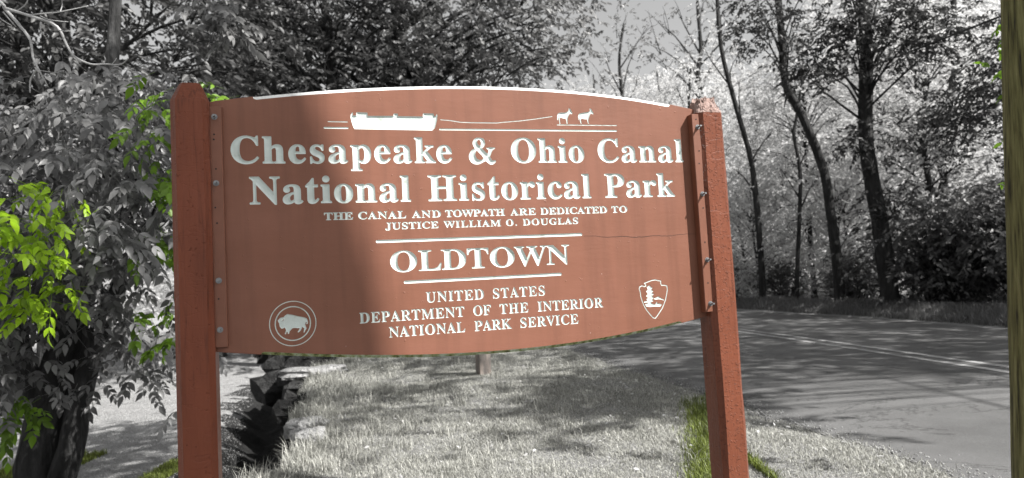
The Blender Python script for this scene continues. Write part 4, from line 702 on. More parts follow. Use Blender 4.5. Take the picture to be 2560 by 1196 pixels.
cl += [at(px, py, Y_) for px, py, Y_ in ((330, 880, 7.2), (375, 870, 6.6), (405, 890, 6.4), (345, 820, 7.0), (300, 850, 7.4), (20, 930, 6.6), (15, 980, 6.8), (330, 480, 5.2), (280, 430, 5.4), (300, 540, 5.1), (250, 330, 5.6), (180, 290, 5.8), (80, 300, 5.9), (230, 470, 5.3), (120, 340, 5.6), (200, 400, 5.5), (300, 600, 5.3), (160, 700, 6.4), (230, 690, 6.6), (90, 760, 6.4))]
cl = np.array(cl)
for c in cl[::2]:
    i = int(np.argmin(np.linalg.norm(trunk_pts - c, axis=1) + np.where(trunk_pts[:, 2] > c[2] + .3, 1.5, 0)))
    limb(mb, trunk_pts[i], c, .018, .005, n=6, seg=5)
mb.build('trunk', M['bark'], root, True)
link('crown', leaf_mesh('crown', [fine_sprays(cl, .25, 16, .20, 7, .098, at(200, 500, 8.2))], M['leaf']), root)
g = np.array([at(px, py, 4.6 + q * .05) for q, (px, py) in enumerate([(50, 520), (105, 520), (25, 590), (100, 600), (150, 610), (110, 690), (35, 730), (85, 740), (10, 660)])])
o = link('green_spray', leaf_mesh('green_spray', [fine_sprays(g, .115, 9, .15, 7, .082, at(200, 500, 8.2))], M['leaf_green']), root); o['label'] = 'bright yellow-green leaf spray'
g = np.array([at(px, py, Y_) for px, py, Y_ in [(405, 250, 5.2), (385, 300, 5.4), (415, 340, 5.2), (400, 420, 5.3), (418, 480, 5.2), (415, 640, 5.6), (410, 790, 5.8), (420, 850, 6.0), (410, 600, 5.9), (530, 245, 5.6)]] + [at(45, 1040, 6.0), at(75, 1030, 6.0), at(20, 1060, 6.1)])
link('green_spray', leaf_mesh('green_spray', [fine_sprays(g, .085, 8, .15, 7, .085, at(200, 500, 8.2))], M['leaf_edge_green']), root)
sp_ = np.array([at(530, 40, 5.6), at(560, 55, 5.5), at(590, 45, 5.6), at(545, 15, 5.7), at(575, 75, 5.5)])
link('leaf_spray', leaf_mesh('leaf_spray', [fine_sprays(sp_, .07, 7, .15, 7, .085, at(200, 500, 8.2))], M['leaf_shrub']), root)
tw = MB(); tw.tube(spline([at(300, -120, 8.9), at(380, -110, 7.5), at(480, -60, 6.2), at(560, 40, 5.6)], 20), list(np.linspace(.03, .005, 20)), 6, .08); tw.build('bough', M['bark'], root, True)
# bare dead branch at the top left
db = MB()
def dbr(pts, r0, r1, Y_=4.5):
    q = spline([at(x / 1.993, y / 1.993, Y_ + random.uniform(-.04, .04)) for x, y in pts], 4 * len(pts)); db.tube(q, list(np.linspace(r0, r1, len(q))), 6, .12)
dbr([(-420, -300), (-150, -120), (0, 10), (30, 50), (100, 130), (150, 200), (165, 290), (195, 350), (240, 435)], .016, .004)
dbr([(25, 42), (150, 80), (280, 130), (330, 220), (370, 280), (450, 320), (520, 320), (600, 322), (640, 290)], .010, .004)
dbr([(290, 150), (320, 156), (350, 155)], .004, .002); dbr([(130, 78), (200, 70), (300, 60), (440, 30)], .006, .003); dbr([(205, 110), (203, 150), (230, 190)], .005, .003)
dbr([(182, 348), (152, 400), (150, 462)], .007, .004); dbr([(15, 60), (50, 100), (80, 135)], .005, .003); dbr([(110, 140), (150, 182), (190, 185)], .004, .002)
dbr([(80, 60), (130, 20), (140, -20)], .005, .003); dbr([(300, 60), (310, 20), (300, -30)], .004, .002); dbr([(520, 320), (525, 295), (518, 280)], .004, .002); dbr([(190, 350), (250, 360), (300, 365)], .003, .002); dbr([(0, 20), (-10, 80), (60, 130)], .005, .003)
dbr([(560, 320), (575, 300), (580, 290)], .003, .002); dbr([(200, 80), (250, 100), (340, 110)], .004, .002)
db.build('dead_branch', M['bark_pale'], root, True)['label'] = 'bare bleached dead branch with forked twigs'

# --- the broad tree behind the sign, its crown hanging over the board
def gpt(x, y): return np.array([x, y, float(gz(x, y)) - .1])
SB = 23.0 / 14.0; b0 = gpt(-3.6, 25.0)
cl = np.concatenate([ell_clusters((-4.6, 25, 13.5), (8.0, 6.0, 4.6), 85), np.array([at(px, py, Y_ * SB) for px, py, Y_ in [(560, 170, 14), (640, 190, 14), (720, 170, 14.5), (800, 160, 14), (880, 150, 14), (950, 130, 14), (1020, 110, 14), (1080, 60, 14), (1180, 120, 14), (1260, 140, 14), (1330, 90, 14), (1400, 60, 14), (1440, 110, 14), (1300, 180, 14.5), (1220, 60, 14), (1350, 150, 14), (760, 60, 14), (900, 60, 13.5), (620, 60, 14), (1000, 40, 14), (1380, 20, 14), (1150, 20, 14), (1250, 10, 14), (540, 60, 13.5), (580, 40, 11.5), (560, 20, 11.5)]])])
tree('broad_tree', 'big dark tree behind the sign, its crown hanging low over the board', 'tree', b0, [b0, b0 + (0.1, 0, 3.5), b0 + (.1, -.3, 7), b0 + (-.2, -.5, 11), b0 + (0, -.5, 16)], .48, .14, cl, .85, 38, .42, 7, .20, 'leaf_mid', lr=.4)
# --- dark trees at the edge of the lawn
spots = [(-10.3, 15.0, 'dark tree at the lawn edge with a thick trunk at the upper left', (-9.4, 15, 8.4), 60), (-13.0, 17.5, 'dark dense tree behind the forked tree, farthest left of the lawn-edge trees', (-13, 17, 7.5), 55),
         (-6.0, 22.0, 'dark tree deeper in the wood, between the forked tree and the low hanging crown', (-6, 22, 8), 55), (-11.5, 26.0, 'dark shaded tree far back across the lawn, behind the forked tree', (-11, 26, 8), 50), (-1.5, 27.0, 'dark tree far behind the board, seen under the hanging crown', (-1.5, 27, 7.5), 50)]
for x, y, lab, c, n in spots:
    b0 = gpt(x, y)
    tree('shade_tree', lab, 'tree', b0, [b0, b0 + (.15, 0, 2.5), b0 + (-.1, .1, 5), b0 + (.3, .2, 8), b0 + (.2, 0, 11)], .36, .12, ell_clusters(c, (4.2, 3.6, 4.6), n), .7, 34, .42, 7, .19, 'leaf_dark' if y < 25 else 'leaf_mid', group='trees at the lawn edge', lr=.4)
# --- trees beyond the road, right of the sign: two with clear dark trunks
def px_path(pts): return [at(*q) for q in pts]
tr = px_path([(2105, 800, 19), (2095, 680, 19), (2080, 560, 19), (2060, 430, 19), (2010, 300, 19), (1965, 210, 19), (1955, 100, 19), (1945, 0, 19), (1930, -150, 19)]); tr[0][2] = gz(tr[0][0], tr[0][1]) - .1
cl = np.array([at(*q) for q in [(1880, 100, 18.5), (1920, 60, 18.5), (1870, 70, 19), (1900, 20, 18.5), (1990, 30, 18.5), (1960, 70, 18), (1860, 10, 19), (2040, -40, 19), (1950, -60, 19), (1840, -60, 19)]])
tree('bent_tree', 'tree beyond the road with a dark trunk that bends left halfway up', 'tree', tr[0], tr, .145, .09, cl, .35, 34, .3, 7, .12, 'leaf_dark', group='dark trunked trees beyond the road', lr=.25)
tr = px_path([(2235, 800, 17), (2222, 720, 17), (2200, 560, 17), (2180, 450, 17), (2165, 350, 17), (2165, 220, 17), (2165, 100, 17), (2150, -60, 17), (2150, -220, 17)]); tr[0][2] = gz(tr[0][0], tr[0][1]) - .1
cl = np.array([at(*q) for q in [(2100, 60, 16), (2140, 100, 16), (2060, 160, 16.5), (2020, 190, 16.5), (2120, 40, 16), (2190, 60, 16), (2240, 30, 16), (2170, 120, 16), (2080, 100, 16.3), (2040, 180, 16), (2230, 70, 16.5), (2120, -50, 16), (2200, -60, 16), (2165, 370, 16.8), (2150, 350, 16.8), (2205, 540, 16.8), (2215, 480, 16.7), (2280, 90, 16), (2330, 40, 16), (2260, 140, 16.2), (2300, -10, 15.5), (2390, 60, 15.5), (2350, 110, 15.8), (2130, 10, 16), (2000, 130, 16.5)]])
tree('upright_tree', 'tree beyond the road with the thickest straight dark trunk', 'tree', tr[0], tr, .22, .13, cl, .36, 36, .3, 7, .12, 'leaf_dark', group='dark trunked trees beyond the road', lr=.2)
tr = px_path([(1908, 770, 23), (1905, 690, 23), (1892, 520, 23), (1875, 390, 23), (1835, 250, 23), (1800, 100, 23), (1790, -100, 23)]); tr[0][2] = gz(tr[0][0], tr[0][1]) - .1
cl = np.array([at(*q) for q in [(1800, 60, 23), (1760, 120, 23), (1850, 130, 23), (1780, 0, 23), (1850, 200, 23), (1930, 330, 23), (1830, 420, 23)]])
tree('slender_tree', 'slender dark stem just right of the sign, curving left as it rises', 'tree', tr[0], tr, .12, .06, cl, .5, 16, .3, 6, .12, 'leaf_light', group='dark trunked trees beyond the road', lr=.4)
tr = px_path([(1995, 775, 21), (1992, 700, 21), (1998, 560, 21), (2000, 430, 21), (1985, 340, 21), (1990, 300, 21), (2010, 180, 21)]); tr[0][2] = gz(tr[0][0], tr[0][1]) - .1
cl = np.array([at(*q) for q in [(2010, 180, 21), (2030, 330, 21), (1960, 280, 21), (2040, 450, 21), (1950, 420, 21)]])
tree('slender_tree', 'short thin stem between the bent trunk and the slender curving one', 'tree', tr[0], tr, .075, .04, cl, .5, 14, .3, 6, .12, 'leaf_light', group='dark trunked trees beyond the road', lr=.4)
tr = px_path([(2375, 800, 20), (2368, 650, 20), (2360, 500, 20), (2365, 330, 20), (2390, 150, 20), (2385, 50, 20), (2380, -100, 20)]); tr[0][2] = gz(tr[0][0], tr[0][1]) - .1
cl = np.array([at(*q) for q in [(2330, 280, 17), (2400, 240, 16.5), (2460, 200, 16), (2500, 150, 15.5), (2440, 280, 16), (2370, 320, 17), (2480, 260, 15.5), (2300, 330, 17), (2510, 90, 15), (2420, 330, 16.5), (2500, 300, 15.5), (2520, 200, 15), (2470, 120, 15.5), (2560, 150, 15), (2600, 250, 15)]])
tree('leafy_tree', 'dark leafed tree nearest the round pole, with boughs reaching left over the road', 'tree', tr[0], tr, .12, .08, cl, .42, 40, .3, 7, .12, 'leaf_dark', group='dark trunked trees beyond the road', lr=.3)
# bare-limbed thin trees in the sky gap
for q, (pts, lab, cls) in enumerate((
    ([(1752, 640, 33), (1750, 420, 33), (1752, 250, 33), (1745, 190, 33), (1752, 120, 33), (1745, 30, 33), (1740, -80, 33)], 'thin sparse tree seen over the right end of the board, with forked dark limbs',
     [(1650, 60, 33), (1700, 110, 33), (1800, 40, 33), (1830, 110, 33), (1690, 20, 33), (1760, 0, 33), (1640, 150, 33), (1840, 190, 33), (1790, 150, 33), (1715, 190, 33), (1620, 110, 32), (1870, 60, 33)]),
    ([(1560, 640, 40), (1558, 420, 40), (1556, 250, 40), (1548, 150, 40), (1560, 60, 40)], 'faint thin sparse tree seen over the board between the hanging crown and the mules',
     [(1510, 130, 40), (1590, 120, 40), (1540, 70, 40), (1600, 190, 40), (1500, 190, 40), (1570, 30, 40), (1625, 60, 40)]))):
    tr = px_path(pts); tr[0][2] = gz(tr[0][0], tr[0][1]) - .1
    tree('sparse_tree', lab, 'tree', tr[0], tr, .17, .06, np.array([at(*c) for c in cls]), .75, 12, .4, 6, .17, 'leaf_mid', group='sparse trees over the board', lr=.5)
# thin dark trunks far back, pale leaves
protos = []
for v in range(3):
    h = (11, 13, 9)[v]
    b0 = np.array([0.0, 0.0, 0.0])
    trk = [b0, b0 + (.2 * v - .2, .1, h * .25), b0 + (.3 - .4 * v, 0, h * .5), b0 + (.1, .2, h * .75), b0 + (.3, 0, h)]
    cl = np.concatenate([ell_clusters((0, 0, h * .72), (2.6, 2.6, h * .34), 42, .3), ell_clusters((0, 0, h * .3), (1.8, 1.8, h * .22), 12, .4)])
    protos.append(tree('woodland_tree', 'x', 'tree', b0, trk, .12, .04, cl, .62, 30, .38, 7, .13, 'leaf_light', group='pale leafy trees in the wood beyond the road', lr=.45))
far_spots = [(10.5, 24, 0), (13.5, 22, 1), (15.5, 28, 1), (11.5, 31, 2), (8.6, 31, 0), (19, 32, 1), (14, 37, 0), (9.5, 40, 1), (21, 40, 2), (27, 38, 0), (5.5, 43, 1), (12.0, 19.0, 2), (7.0, 50, 2), (1.0, 48, 0), (25, 46, 1), (17.5, 36, 2)]
WL = 'pale leafy tree with a thin dark stem, standing in the bright wood beyond the road'
for i, (x, y, v) in enumerate(far_spots):
    z = float(gz(x, y)) - .1; rz = rng.uniform(0, 6.28); s = rng.uniform(.85, 1.2)
    first = v not in [q[2] for q in far_spots[:i]]
    if first:
        o = protos[v]; o.location = (x, y, z); o.rotation_euler = (0, 0, rz); o.scale = (s, s, s); o['label'] = WL
    else: copy_tree(protos[v], (x, y, z), rz, s, WL, 'pale leafy trees in the wood beyond the road')
# shrubs on the far bank
SH = 'dark bushy shrub on the grassy bank along the far side of the road'
shp = None
for i, (x, y, s) in enumerate([(10.6, 16.6, 1.25), (12.0, 16.0, 1.35), (13.3, 15.2, 1.4), (11.2, 18.3, 1.1), (14.8, 16.2, 1.5), (9.9, 20.0, .75), (9.3, 23.5, .7), (12.6, 18.5, 1.3), (8.6, 27, .8), (11.5, 13.6, 1.1), (14.4, 13.2, 1.6)]):
    z = float(gz(x, y)) - .05
    if shp is None:
        shp = empty('shrub', (0, 0, 0), SH, 'shrub', 'shrubs on the far bank')
        mb = MB(); cls = ell_clusters((0, 0, 1.3), (1.1, 1.0, 1.15), 34, .3)
        for c in cls: limb(mb, (random.uniform(-.1, .1), random.uniform(-.1, .1), 0), c, .022, .005, n=6, seg=5)
        mb.build('stem', M['bark'], shp, True)
        link('foliage', leaf_mesh('foliage', [sprays(cls, .33, 24, .26, 7, .11)], M['leaf_shrub']), shp)
        shp.location = (x, y, z); shp.scale = (s, s, s)
    else:
        copy_tree(shp, (x, y, z), rng.uniform(0, 6.28), s, SH, 'shrubs on the far bank')
# pale saplings in the sun along the edge of the wood
SP = 'pale leafy sapling filling the sunny gap between the dark trunks beyond the road'
sap = None
for i, (x, y, s) in enumerate([(8.9, 25.0, 1.0), (10.4, 21.6, .9), (11.6, 23.6, 1.1), (9.6, 28.5, 1.15), (12.6, 26.5, 1.2), (14.3, 19.6, 1.1), (15.6, 23.5, 1.25), (8.2, 33, 1.2), (13.4, 33, 1.3)]):
    z = float(gz(x, y)) - .05
    if sap is None:
        sap = empty('sapling', (0, 0, 0), SP, 'sapling', 'saplings beyond the road')
        mb = MB(); cls = np.concatenate([ell_clusters((0, 0, 2.9), (1.5, 1.4, 2.2), 34, .3), ell_clusters((0, 0, 1.0), (1.2, 1.2, .8), 10, .3)])
        mb.tube([(0, 0, 0), (.05, 0, 1.5), (-.05, .05, 3), (0, 0, 4.6)], [.05, .04, .03, .012], 7)
        for c in cls: limb(mb, (0, 0, max(.2, c[2] * .7)), c, .016, .004, n=6, seg=4)
        mb.build('trunk', M['bark'], sap, True)
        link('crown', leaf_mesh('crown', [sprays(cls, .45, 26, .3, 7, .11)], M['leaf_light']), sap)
        sap.location = (x, y, z); sap.scale = (s, s, s)
    else: copy_tree(sap, (x, y, z), rng.uniform(0, 6.28), s, SP, 'saplings beyond the road')
# the far wood that reads as one mass
C = []
while len(C) < 1500:
    x = rng.uniform(-48, 75); y = rng.uniform(46, 75)
    if x > 10 and rng.random() < .15: y = rng.uniform(38, 50)
    g0 = float(gz(x, y)); C.append((x, y, g0 + rng.uniform(0, 1) ** 1.15 * (15 if x < 4 else 14 + .05 * x)))
C = np.array(C)
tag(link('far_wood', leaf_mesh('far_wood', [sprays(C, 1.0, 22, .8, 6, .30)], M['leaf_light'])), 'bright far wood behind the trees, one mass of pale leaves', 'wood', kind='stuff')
# --- trees out of the picture to the right that shade the sign, the verge and the road
def shader_tree(x, y, trunk_h, r0, r1, lean, clus, rc, ns, lab, lm='leaf_mid'):
    b0 = gpt(x, y)
    return tree('roadside_tree', lab, 'tree', b0, [b0, b0 + np.array([lean[0] * .33, lean[1] * .33, trunk_h * .33]), b0 + np.array([lean[0] * .66, lean[1] * .66, trunk_h * .66]), b0 + np.array([lean[0], lean[1], trunk_h])], r0, r1, clus, rc, ns, .4, 7, .17, lm, group='roadside trees', lr=.35)
SD = SUN[:2] / np.linalg.norm(SUN[:2]); PD = np.array([-SD[1], SD[0]])     # along and across the sun's bearing
def along(perp, t): q = PD * perp + SD * t; return q
# shade positions are worked out along the sun's bearing: (across, distance, height)
SLOPE = SUN[2] / np.linalg.norm(SUN[:2])
def shade_at(x, y, z, h):
    """where something at height h stands so that its shadow falls on (x, y, z)"""
    t = (h - z) / SLOPE
    return np.array([x + SD[0] * t, y + SD[1] * t, h])
# the big trunk whose shadow lies on the left of the board
pT = shade_at(*B(-.37, 1.6), 10.0); 
pB = pT.copy(); pB[2] = 0; pB[:2] += PD * .9
cl = ell_clusters((pT[0] + 1.5, pT[1] - 5.2, 14), (3.6, 2.6, 2.4), 30)
bc = B(1.1, 1.6)
def hits_board(c):      # would a leaf cluster stand between the sun and the board?
    c = np.asarray(c); p = (c[:, :2] - bc[:2]) @ PD; h = c[:, 2] - ((c[:, :2] - bc[:2]) @ SD) * SLOPE
    return (p > -1.9) & (p < 2.4) & (h > -.6) & (h < 3.8)
cl = cl[~hits_board(cl)]
b0 = np.array([pB[0], pB[1], -.1])
tree('roadside_tree', 'thick trunked tree across the road from the sign', 'tree', b0, [b0, (b0 + pT) / 2, pT, pT + np.array([-PD[0] * .9, -PD[1] * .9, 4])], .78, .50, cl, .7, 24, .4, 7, .17, 'leaf_mid', group='roadside trees', lr=.1, twigs=False)
# canopy over the road and the verge patch
tgt = []
for _ in range(215):
    y = rng.uniform(6.2, 17); x = rng.uniform(xn(y) - .4, xf(y) + 1)
    if x + .0 < 1.6 and y < 9: continue
    if y < 9.0 - (x - 1.9) * .55: continue
    if rng.random() < .12: continue
    tgt.append((x, y))
tgt += [(-6.4, 10.8), (-5.2, 11.2)]
def gp(px, py, z=0.0):
    d = FW + RT * (px - PW / 2) / FPX - UP * (py - PH / 2) / FPX; q = CAM + d * ((z - CAM[2]) / d[2]); return (q[0], q[1])
tgt += [gp(rng.uniform(1440, 1720), rng.uniform(935, 1045)) for _ in range(26)]
tgt += [gp(690 + 380 * t, 1015 - 55 * t + rng.uniform(-8, 8)) for t in np.linspace(0, 1, 7)] + [gp(rng.uniform(780, 1190), rng.uniform(893, 915)) for _ in range(13)]
tgt += [gp(rng.uniform(-60, 425), rng.uniform(1050, 1190), -1) for _ in range(46)]
nlow = len(tgt); tgt += [(a + rng.uniform(-.2, .2), b_ + rng.uniform(-.2, .2)) for a in np.arange(-7.4, -2.8, .75) for b_ in np.arange(5.4, 9.4, .8)]
tgt = np.array(tgt)
hts = rng.uniform(8.0, 12.0, len(tgt))
cc = np.array([shade_at(x, y, (0 if x > xb(y) else -1) if k < nlow else rng.uniform(-.8, .2), h) for k, ((x, y), h) in enumerate(zip(tgt, hts))])
ok = np.ones(len(cc), bool)
ok &= ~hits_board(cc)      # keep the sun on the board
fwd = (cc - CAM) @ FW; sxp = PW / 2 + FPX * ((cc - CAM) @ RT) / fwd; syp = PH / 2 - FPX * ((cc - CAM) @ UP) / fwd
ok &= ~((fwd > 0) & (sxp > -150) & (sxp < PW + 150) & (syp > -120))
cc = cc[ok]
order = np.argsort(cc[:, 1]); cuts = np.array_split(order, 3)
for q, ids in enumerate(cuts):
    c = cc[ids]; m_ = c.mean(0); b0 = gpt(max(m_[0] + .8, 15.5), m_[1])
    tree('roadside_tree', 'leafy roadside tree standing right of the picture, shading the road', 'tree', b0, [b0, b0 + (.1, 0, 3), b0 + (-.4, .1, 6), b0 + (-.6, 0, 9.5)], .33, .12, c, .5, 22, .4, 7, .17, 'leaf_mid', group='roadside trees', lr=.1, twigs=False)

# ------------------------------------------------------------------ grass
def blades(X, Y, h, wdt, lean=.45):
    n = len(X); Z = gz(X, Y); P = np.stack([X, Y, Z - .005], 1)
    a = rng.uniform(0, 2 * math.pi, n); d = np.stack([np.cos(a), np.sin(a), np.zeros(n)], 1); s = np.stack([-np.sin(a), np.cos(a), np.zeros(n)], 1)
    h = (h * rng.uniform(.55, 1.3, n))[:, None]; wv = (wdt * rng.uniform(.7, 1.3, n))[:, None]; le = (lean * rng.uniform(.2, 1.6, n))[:, None]
    z = np.array([0, 0, 1.0])
    m1 = P + z * h * .55 + d * h * le * .3; tp = P + z * h * (1 - .25 * le) + d * h * le
    v = np.stack([P - s * wv, P + s * wv, m1 + s * wv * .8, m1 - s * wv * .8, tp + s * wv * .12, tp - s * wv * .12], 1).reshape(-1, 3)
    b_ = (np.arange(n) * 6)[:, None]
    q = np.concatenate([b_ + np.array([[0, 1, 2, 3]]), b_ + np.array([[3, 2, 4, 5]])], 1).reshape(-1, 4)
    return v, q
def scatter(n, x0, x1, y0, y1, keep, power=1.6):
    t = rng.uniform(0, 1, n); y = y0 + (y1 - y0) * t ** power; x = rng.uniform(0, 1, n)
    x = x0(y) + (x1(y) - x0(y)) * x
    k = keep(x, y) & (rng.random(n) < 1.0); return x[k], y[k]
lump = lambda x, y: .75 + .25 * np.sin(3.1 * x + 1.3 * y) * np.sin(2.2 * y - x) + .15 * np.sin(9 * x) * np.sin(8 * y)
x, y = scatter(420000, lambda y: np.maximum(xb(y) - .02, -.62 * y - .3), lambda y: xn(y) + .2, 3.6, 15, lambda x, y: (x > -.55 * y - .4) & (x < .8 * y + .4) & ((x < xn(y) - .05) | (rng.random(len(x)) < np.exp(-np.clip(x - xn(y) + .05, 0, 9) / .05))), 1.35)
hh = .034 * lump(x, y) * (1 + .9 * rng.random(len(x)) ** 8)
# taller weeds in tufts, thickest along the bank edge
wx, wy = [], []
for _ in range(420):
    yy = rng.uniform(4.6, 14); xx = xb(yy) + rng.exponential(.55) + .02 if rng.random() < .72 else rng.uniform(-2, 1.8)
    if xx > xn(yy) - .1: continue
    k_ = int(rng.integers(12, 46)); wx.append(xx + rng.normal(0, .05, k_)); wy.append(yy + rng.normal(0, .05, k_))
wx = np.concatenate(wx); wy = np.concatenate(wy)
x = np.concatenate([x, wx]); y = np.concatenate([y, wy]); hh = np.concatenate([hh, .085 + .07 * rng.random(len(wx))])
v, q = blades(x, y, hh, .0014 + .00016 * y, .8)
tag(link('verge_grass', np_mesh('verge_grass', v, q, M['grass'])), 'pale mown grass on the verge under and in front of the sign', 'grass', kind='stuff')
x, y = scatter(110000, lambda y: -.85 * y - 1, lambda y: xb(y) - 1.25, 7.5, 34, lambda x, y: np.ones(len(x), bool), 1.4)
v, q = blades(x, y, .028 * lump(x, y), .003 + .00025 * y, .8)
tag(link('lawn_grass', np_mesh('lawn_grass', v, q, M['grass_far'])), 'pale sunlit lawn grass below the bank on the left', 'grass', kind='stuff')
# berm along the far edge of the road
yy = rng.uniform(8, 34, 60000); xx = xf(yy) + np.abs(rng.normal(.15, .9, 60000)) + .05
v, q = blades(xx, yy, .15 * (.6 + .6 * rng.random(60000)), .005)
tag(link('bank_grass', np_mesh('bank_grass', v, q, M['berm_grass'])), 'dark rough grass on the low bank along the far road edge', 'grass', kind='stuff')
# green grass left in colour behind the right post and below the left post
t = rng.random(6500) ** 1.8; y1 = 3.9 + 3.2 * t; x1 = np.array([at(1768, 1100, yv)[0] for yv in y1]) + rng.normal(-.03, .05, 6500) * (y1 / 4)
v1, q1 = blades(x1, y1, .04 + .05 * rng.random(6500), .0028)
x2 = rng.normal(1.50, .012, 700); y2 = rng.normal(4.45, .25, 700)
v2, q2 = blades(x2, y2, .05 + .03 * rng.random(700), .0028)
x3 = np.concatenate([rng.uniform(-8.2, -6.9, 9000), rng.uniform(-5.3, -4.95, 2500)]); y3 = np.concatenate([rng.uniform(9.3, 11.5, 9000), rng.uniform(9.0, 10.4, 2500)])
v3, q3 = blades(x3, y3, .07 + .03 * rng.random(11500), .006)
V = np.concatenate([v1, v2, v3]); Q = np.concatenate([q1, q2 + len(v1), q3 + len(v1) + len(v2)])
tag(link('green_grass', np_mesh('green_grass', V, Q, M['grass_green'])), 'bright green grass beside the right post and under the forked tree', 'grass', kind='stuff')

# ------------------------------------------------------------------ rocks along the bank
from mathutils import noise as mnoise
def rock(loc, size, label, rz=0.0):
    n1, n2 = (20, 12) if 'pale' in label else (9, 6); mb = MB(); vs = []; off = Vector((loc[0] * 3.1, loc[1] * 1.7, 5.0))
    for i in range(n2 + 1):
        th = math.pi * i / n2
        for j in range(n1):
            ph = 2 * math.pi * j / n1
            d = Vector((math.sin(th) * math.cos(ph), math.sin(th) * math.sin(ph), math.cos(th)))
            sq = 1 / max(abs(d.x), abs(d.y), abs(d.z)) * .45 + .55
            r = sq * (1 + (0 if 'pale' in label else .16 * math.sin(7.3 * i + 3.1 * j + loc[1])) + .35 * mnoise.noise(d * 1.6 + off) + .14 * mnoise.noise(d * 4.5 + off))
            x, y, z = d.x * r * size[0], d.y * r * size[1], d.z * r * size[2]
            vs.append((loc[0] + x * math.cos(rz) - y * math.sin(rz), loc[1] + x * math.sin(rz) + y * math.cos(rz), loc[2] + z))
    fs = []
    for i in range(n2):
        for j in range(n1):
            a = i * n1 + j; b_ = i * n1 + (j + 1) % n1; fs.append((a, a + n1, b_ + n1, b_))
    mb.add(vs, fs); o = mb.build('boulder', M['rock_pale' if 'pale' in label else 'rock'], None)
    return tag(o, label, 'rock', 'rocks along the bank edge')
rock((-1.90, 6.15, .0), (.15, .20, .10), 'pale flat boulder nearest the left post, half sunk in the bank edge', .4)
rock((-2.08, 6.75, .0), (.24, .17, .09), 'pale flat slab just behind the nearest boulder on the bank edge', -.3)
rock((-3.35, 11.2, .02), (.50, .22, .10), 'long pale ledge rock with a sunlit top on the bank edge', .2)
for k, (yb, ox, z_, sz) in enumerate(((10.6, -.10, -.22, .24), (11.5, -.22, -.35, .30), (12.3, -.10, -.12, .34), (13.0, -.45, -.45, .38), (13.7, -.15, -.05, .36), (14.5, -.3, -.2, .34), (15.2, 0, -.02, .3), (9.7, -.16, -.35, .22), (12.9, .35, .0, .22), (14.3, .5, .02, .24))):
    rock((float(xb(yb)) + ox, yb, z_), (sz * 1.25, sz, sz * .8), 'dark jagged stone in the shaded broken bank between the lawn and the verge', k * 1.3)
# loose stones at the crumbling edge of the road
n = 2600; sy = rng.uniform(3.5, 16, n); sx_ = xn(sy) + rng.normal(.02, .13, n); s_ = rng.uniform(.004, .013, n)
P = np.stack([sx_, sy, np.maximum(gz(sx_, sy), .008) + s_ * .3], 1)
oct_ = np.array([(1, 0, 0), (0, 1, 0), (-1, 0, 0), (0, -1, 0), (0, 0, .8), (0, 0, -.8)])
V = (P[:, None, :] + oct_[None] * s_[:, None, None] * rng.uniform(.6, 1.3, (n, 6, 1))).reshape(-1, 3); i6 = (np.arange(n) * 6)[:, None]
F = np.concatenate([i6 + np.array([[a, b_, c]]) for a, b_, c in ((0, 1, 4), (1, 2, 4), (2, 3, 4), (3, 0, 4), (1, 0, 5), (2, 1, 5), (3, 2, 5), (0, 3, 5))], 1).reshape(-1, 3)
tag(link('gravel', np_mesh('gravel', V, F, M['rock_pale'])), 'loose grey gravel along the crumbling near edge of the road', 'gravel', kind='stuff')
# fallen leaves and petals lying in the grass
n = 900; fy = rng.uniform(4.5, 14, n); fx = rng.uniform(0, 1, n) * (xn(fy) - xb(fy)) + xb(fy)
P = np.stack([fx, fy, gz(fx, fy) + rng.uniform(.015, .035, n)], 1)
v, q = leaf_arrays(P, rng.normal(0, 1, (n, 3)) * np.array([1, 1, .3]), np.array([0, 0, 1.0]) + rng.normal(0, .4, (n, 3)), rng.uniform(.02, .05, n))
tag(link('fallen_leaves', np_mesh('fallen_leaves', v, q, M['leaf_light'])), 'small pale fallen leaves scattered over the verge grass', 'leaves', kind='stuff')
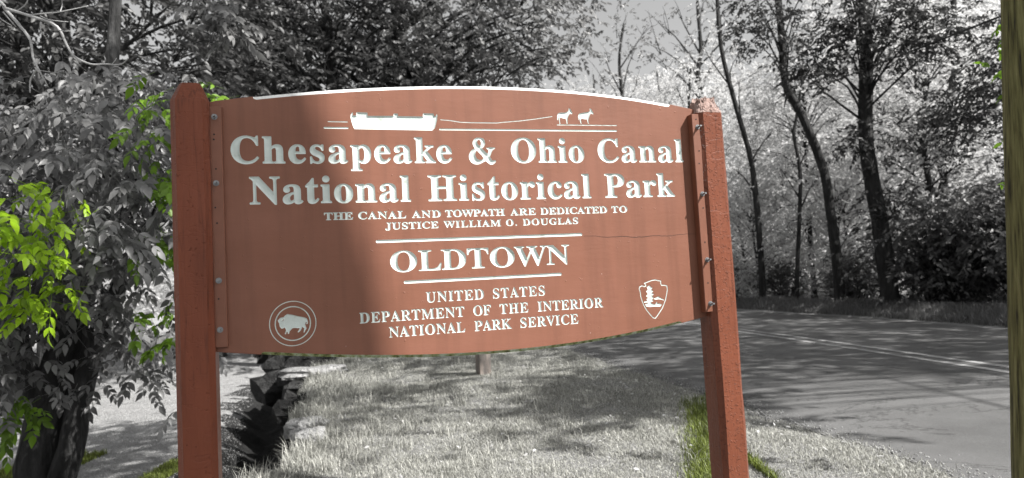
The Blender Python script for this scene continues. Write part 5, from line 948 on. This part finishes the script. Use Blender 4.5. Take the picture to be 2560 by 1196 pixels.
# ------------------------------------------------------------------ short post behind the sign
b0 = np.array([-.51, 9.86, float(gz(-.51, 9.86))])
sp = MB(); 
def sring(z, i):
    a = .085 - i; c, s = math.cos(.42), math.sin(.42)
    return [(b0[0] + x * c - y * s, b0[1] + x * s + y * c, z) for x, y in ((-a, -a), (a, -a), (a, a), (-a, a))]
sp.prism([sring(b0[2] - .05, 0), sring(b0[2] + .95, 0), sring(b0[2] + .97, .012)])
tag(sp.build('short_post', M['oldpost']), 'short square weathered post in the grass behind the sign', 'post')
# ------------------------------------------------------------------ round pole at the right edge
pa, pb = at(2585, 0, 2.82), at(2621, 1196, 2.82)
dv = (pb - pa) / np.linalg.norm(pb - pa)
lowp = pb + dv * ((pb[2] + .06) / -dv[2]); topp = pa - dv * 5.2
pm = MB(); pp = [lowp + (topp - lowp) * t for t in np.linspace(0, 1, 30)]
pm.tube(pp, list(np.linspace(.122, .104, 30)), 28, .012)
tag(pm.build('round_pole', M['pole'], None, True), 'round greenish treated wood pole at the right edge of the picture', 'pole')
# vine leaves beside the pole
vn = empty('vine', tuple(at(2506, 700, 3.9)), 'bright green leaves climbing behind the round pole', 'vine')
vm = MB(); vp_ = [at(x, y, 3.9) for x, y in [(2560, 1300), (2556, 900), (2550, 600), (2545, 300), (2535, 100), (2528, -80)]]; vm.tube(spline(vp_, 20), .006, 6); vm.build('stem', M['bark'], vn, True)
g = np.array([at(x, y, 3.9) for x, y in [(2530, 60), (2522, 110), (2522, 160), (2530, 220), (2548, 450), (2558, 620), (2545, 330)]])
link('foliage', leaf_mesh('foliage', [sprays(g, .03, 6, .07, 5, .05)], M['leaf_edge_green']), vn)
# ------------------------------------------------------------------ overhead wires
for (a, b_, lab) in (((1700, 335, 48), (2483, 0, 13), 'lower dark overhead cable crossing the wood beyond the road'), ((1690, 290, 48), (2150, -10, 20), 'upper dark overhead cable, steeper and shorter than the lower one')):
    A, C_ = at(*a), at(*b_); A = A + (A - C_) * .15; C2 = C_ + (C_ - A) * .6
    pts = []
    for t in np.linspace(0, 1, 40): p = A + (C2 - A) * t; p = p - np.array([0, 0, 1.6 * t * (1 - t)]); pts.append(p)
    wm = MB(); wm.tube(pts, .022, 6); tag(wm.build('overhead_cable', M['wire']), lab, 'cable', 'overhead cables')
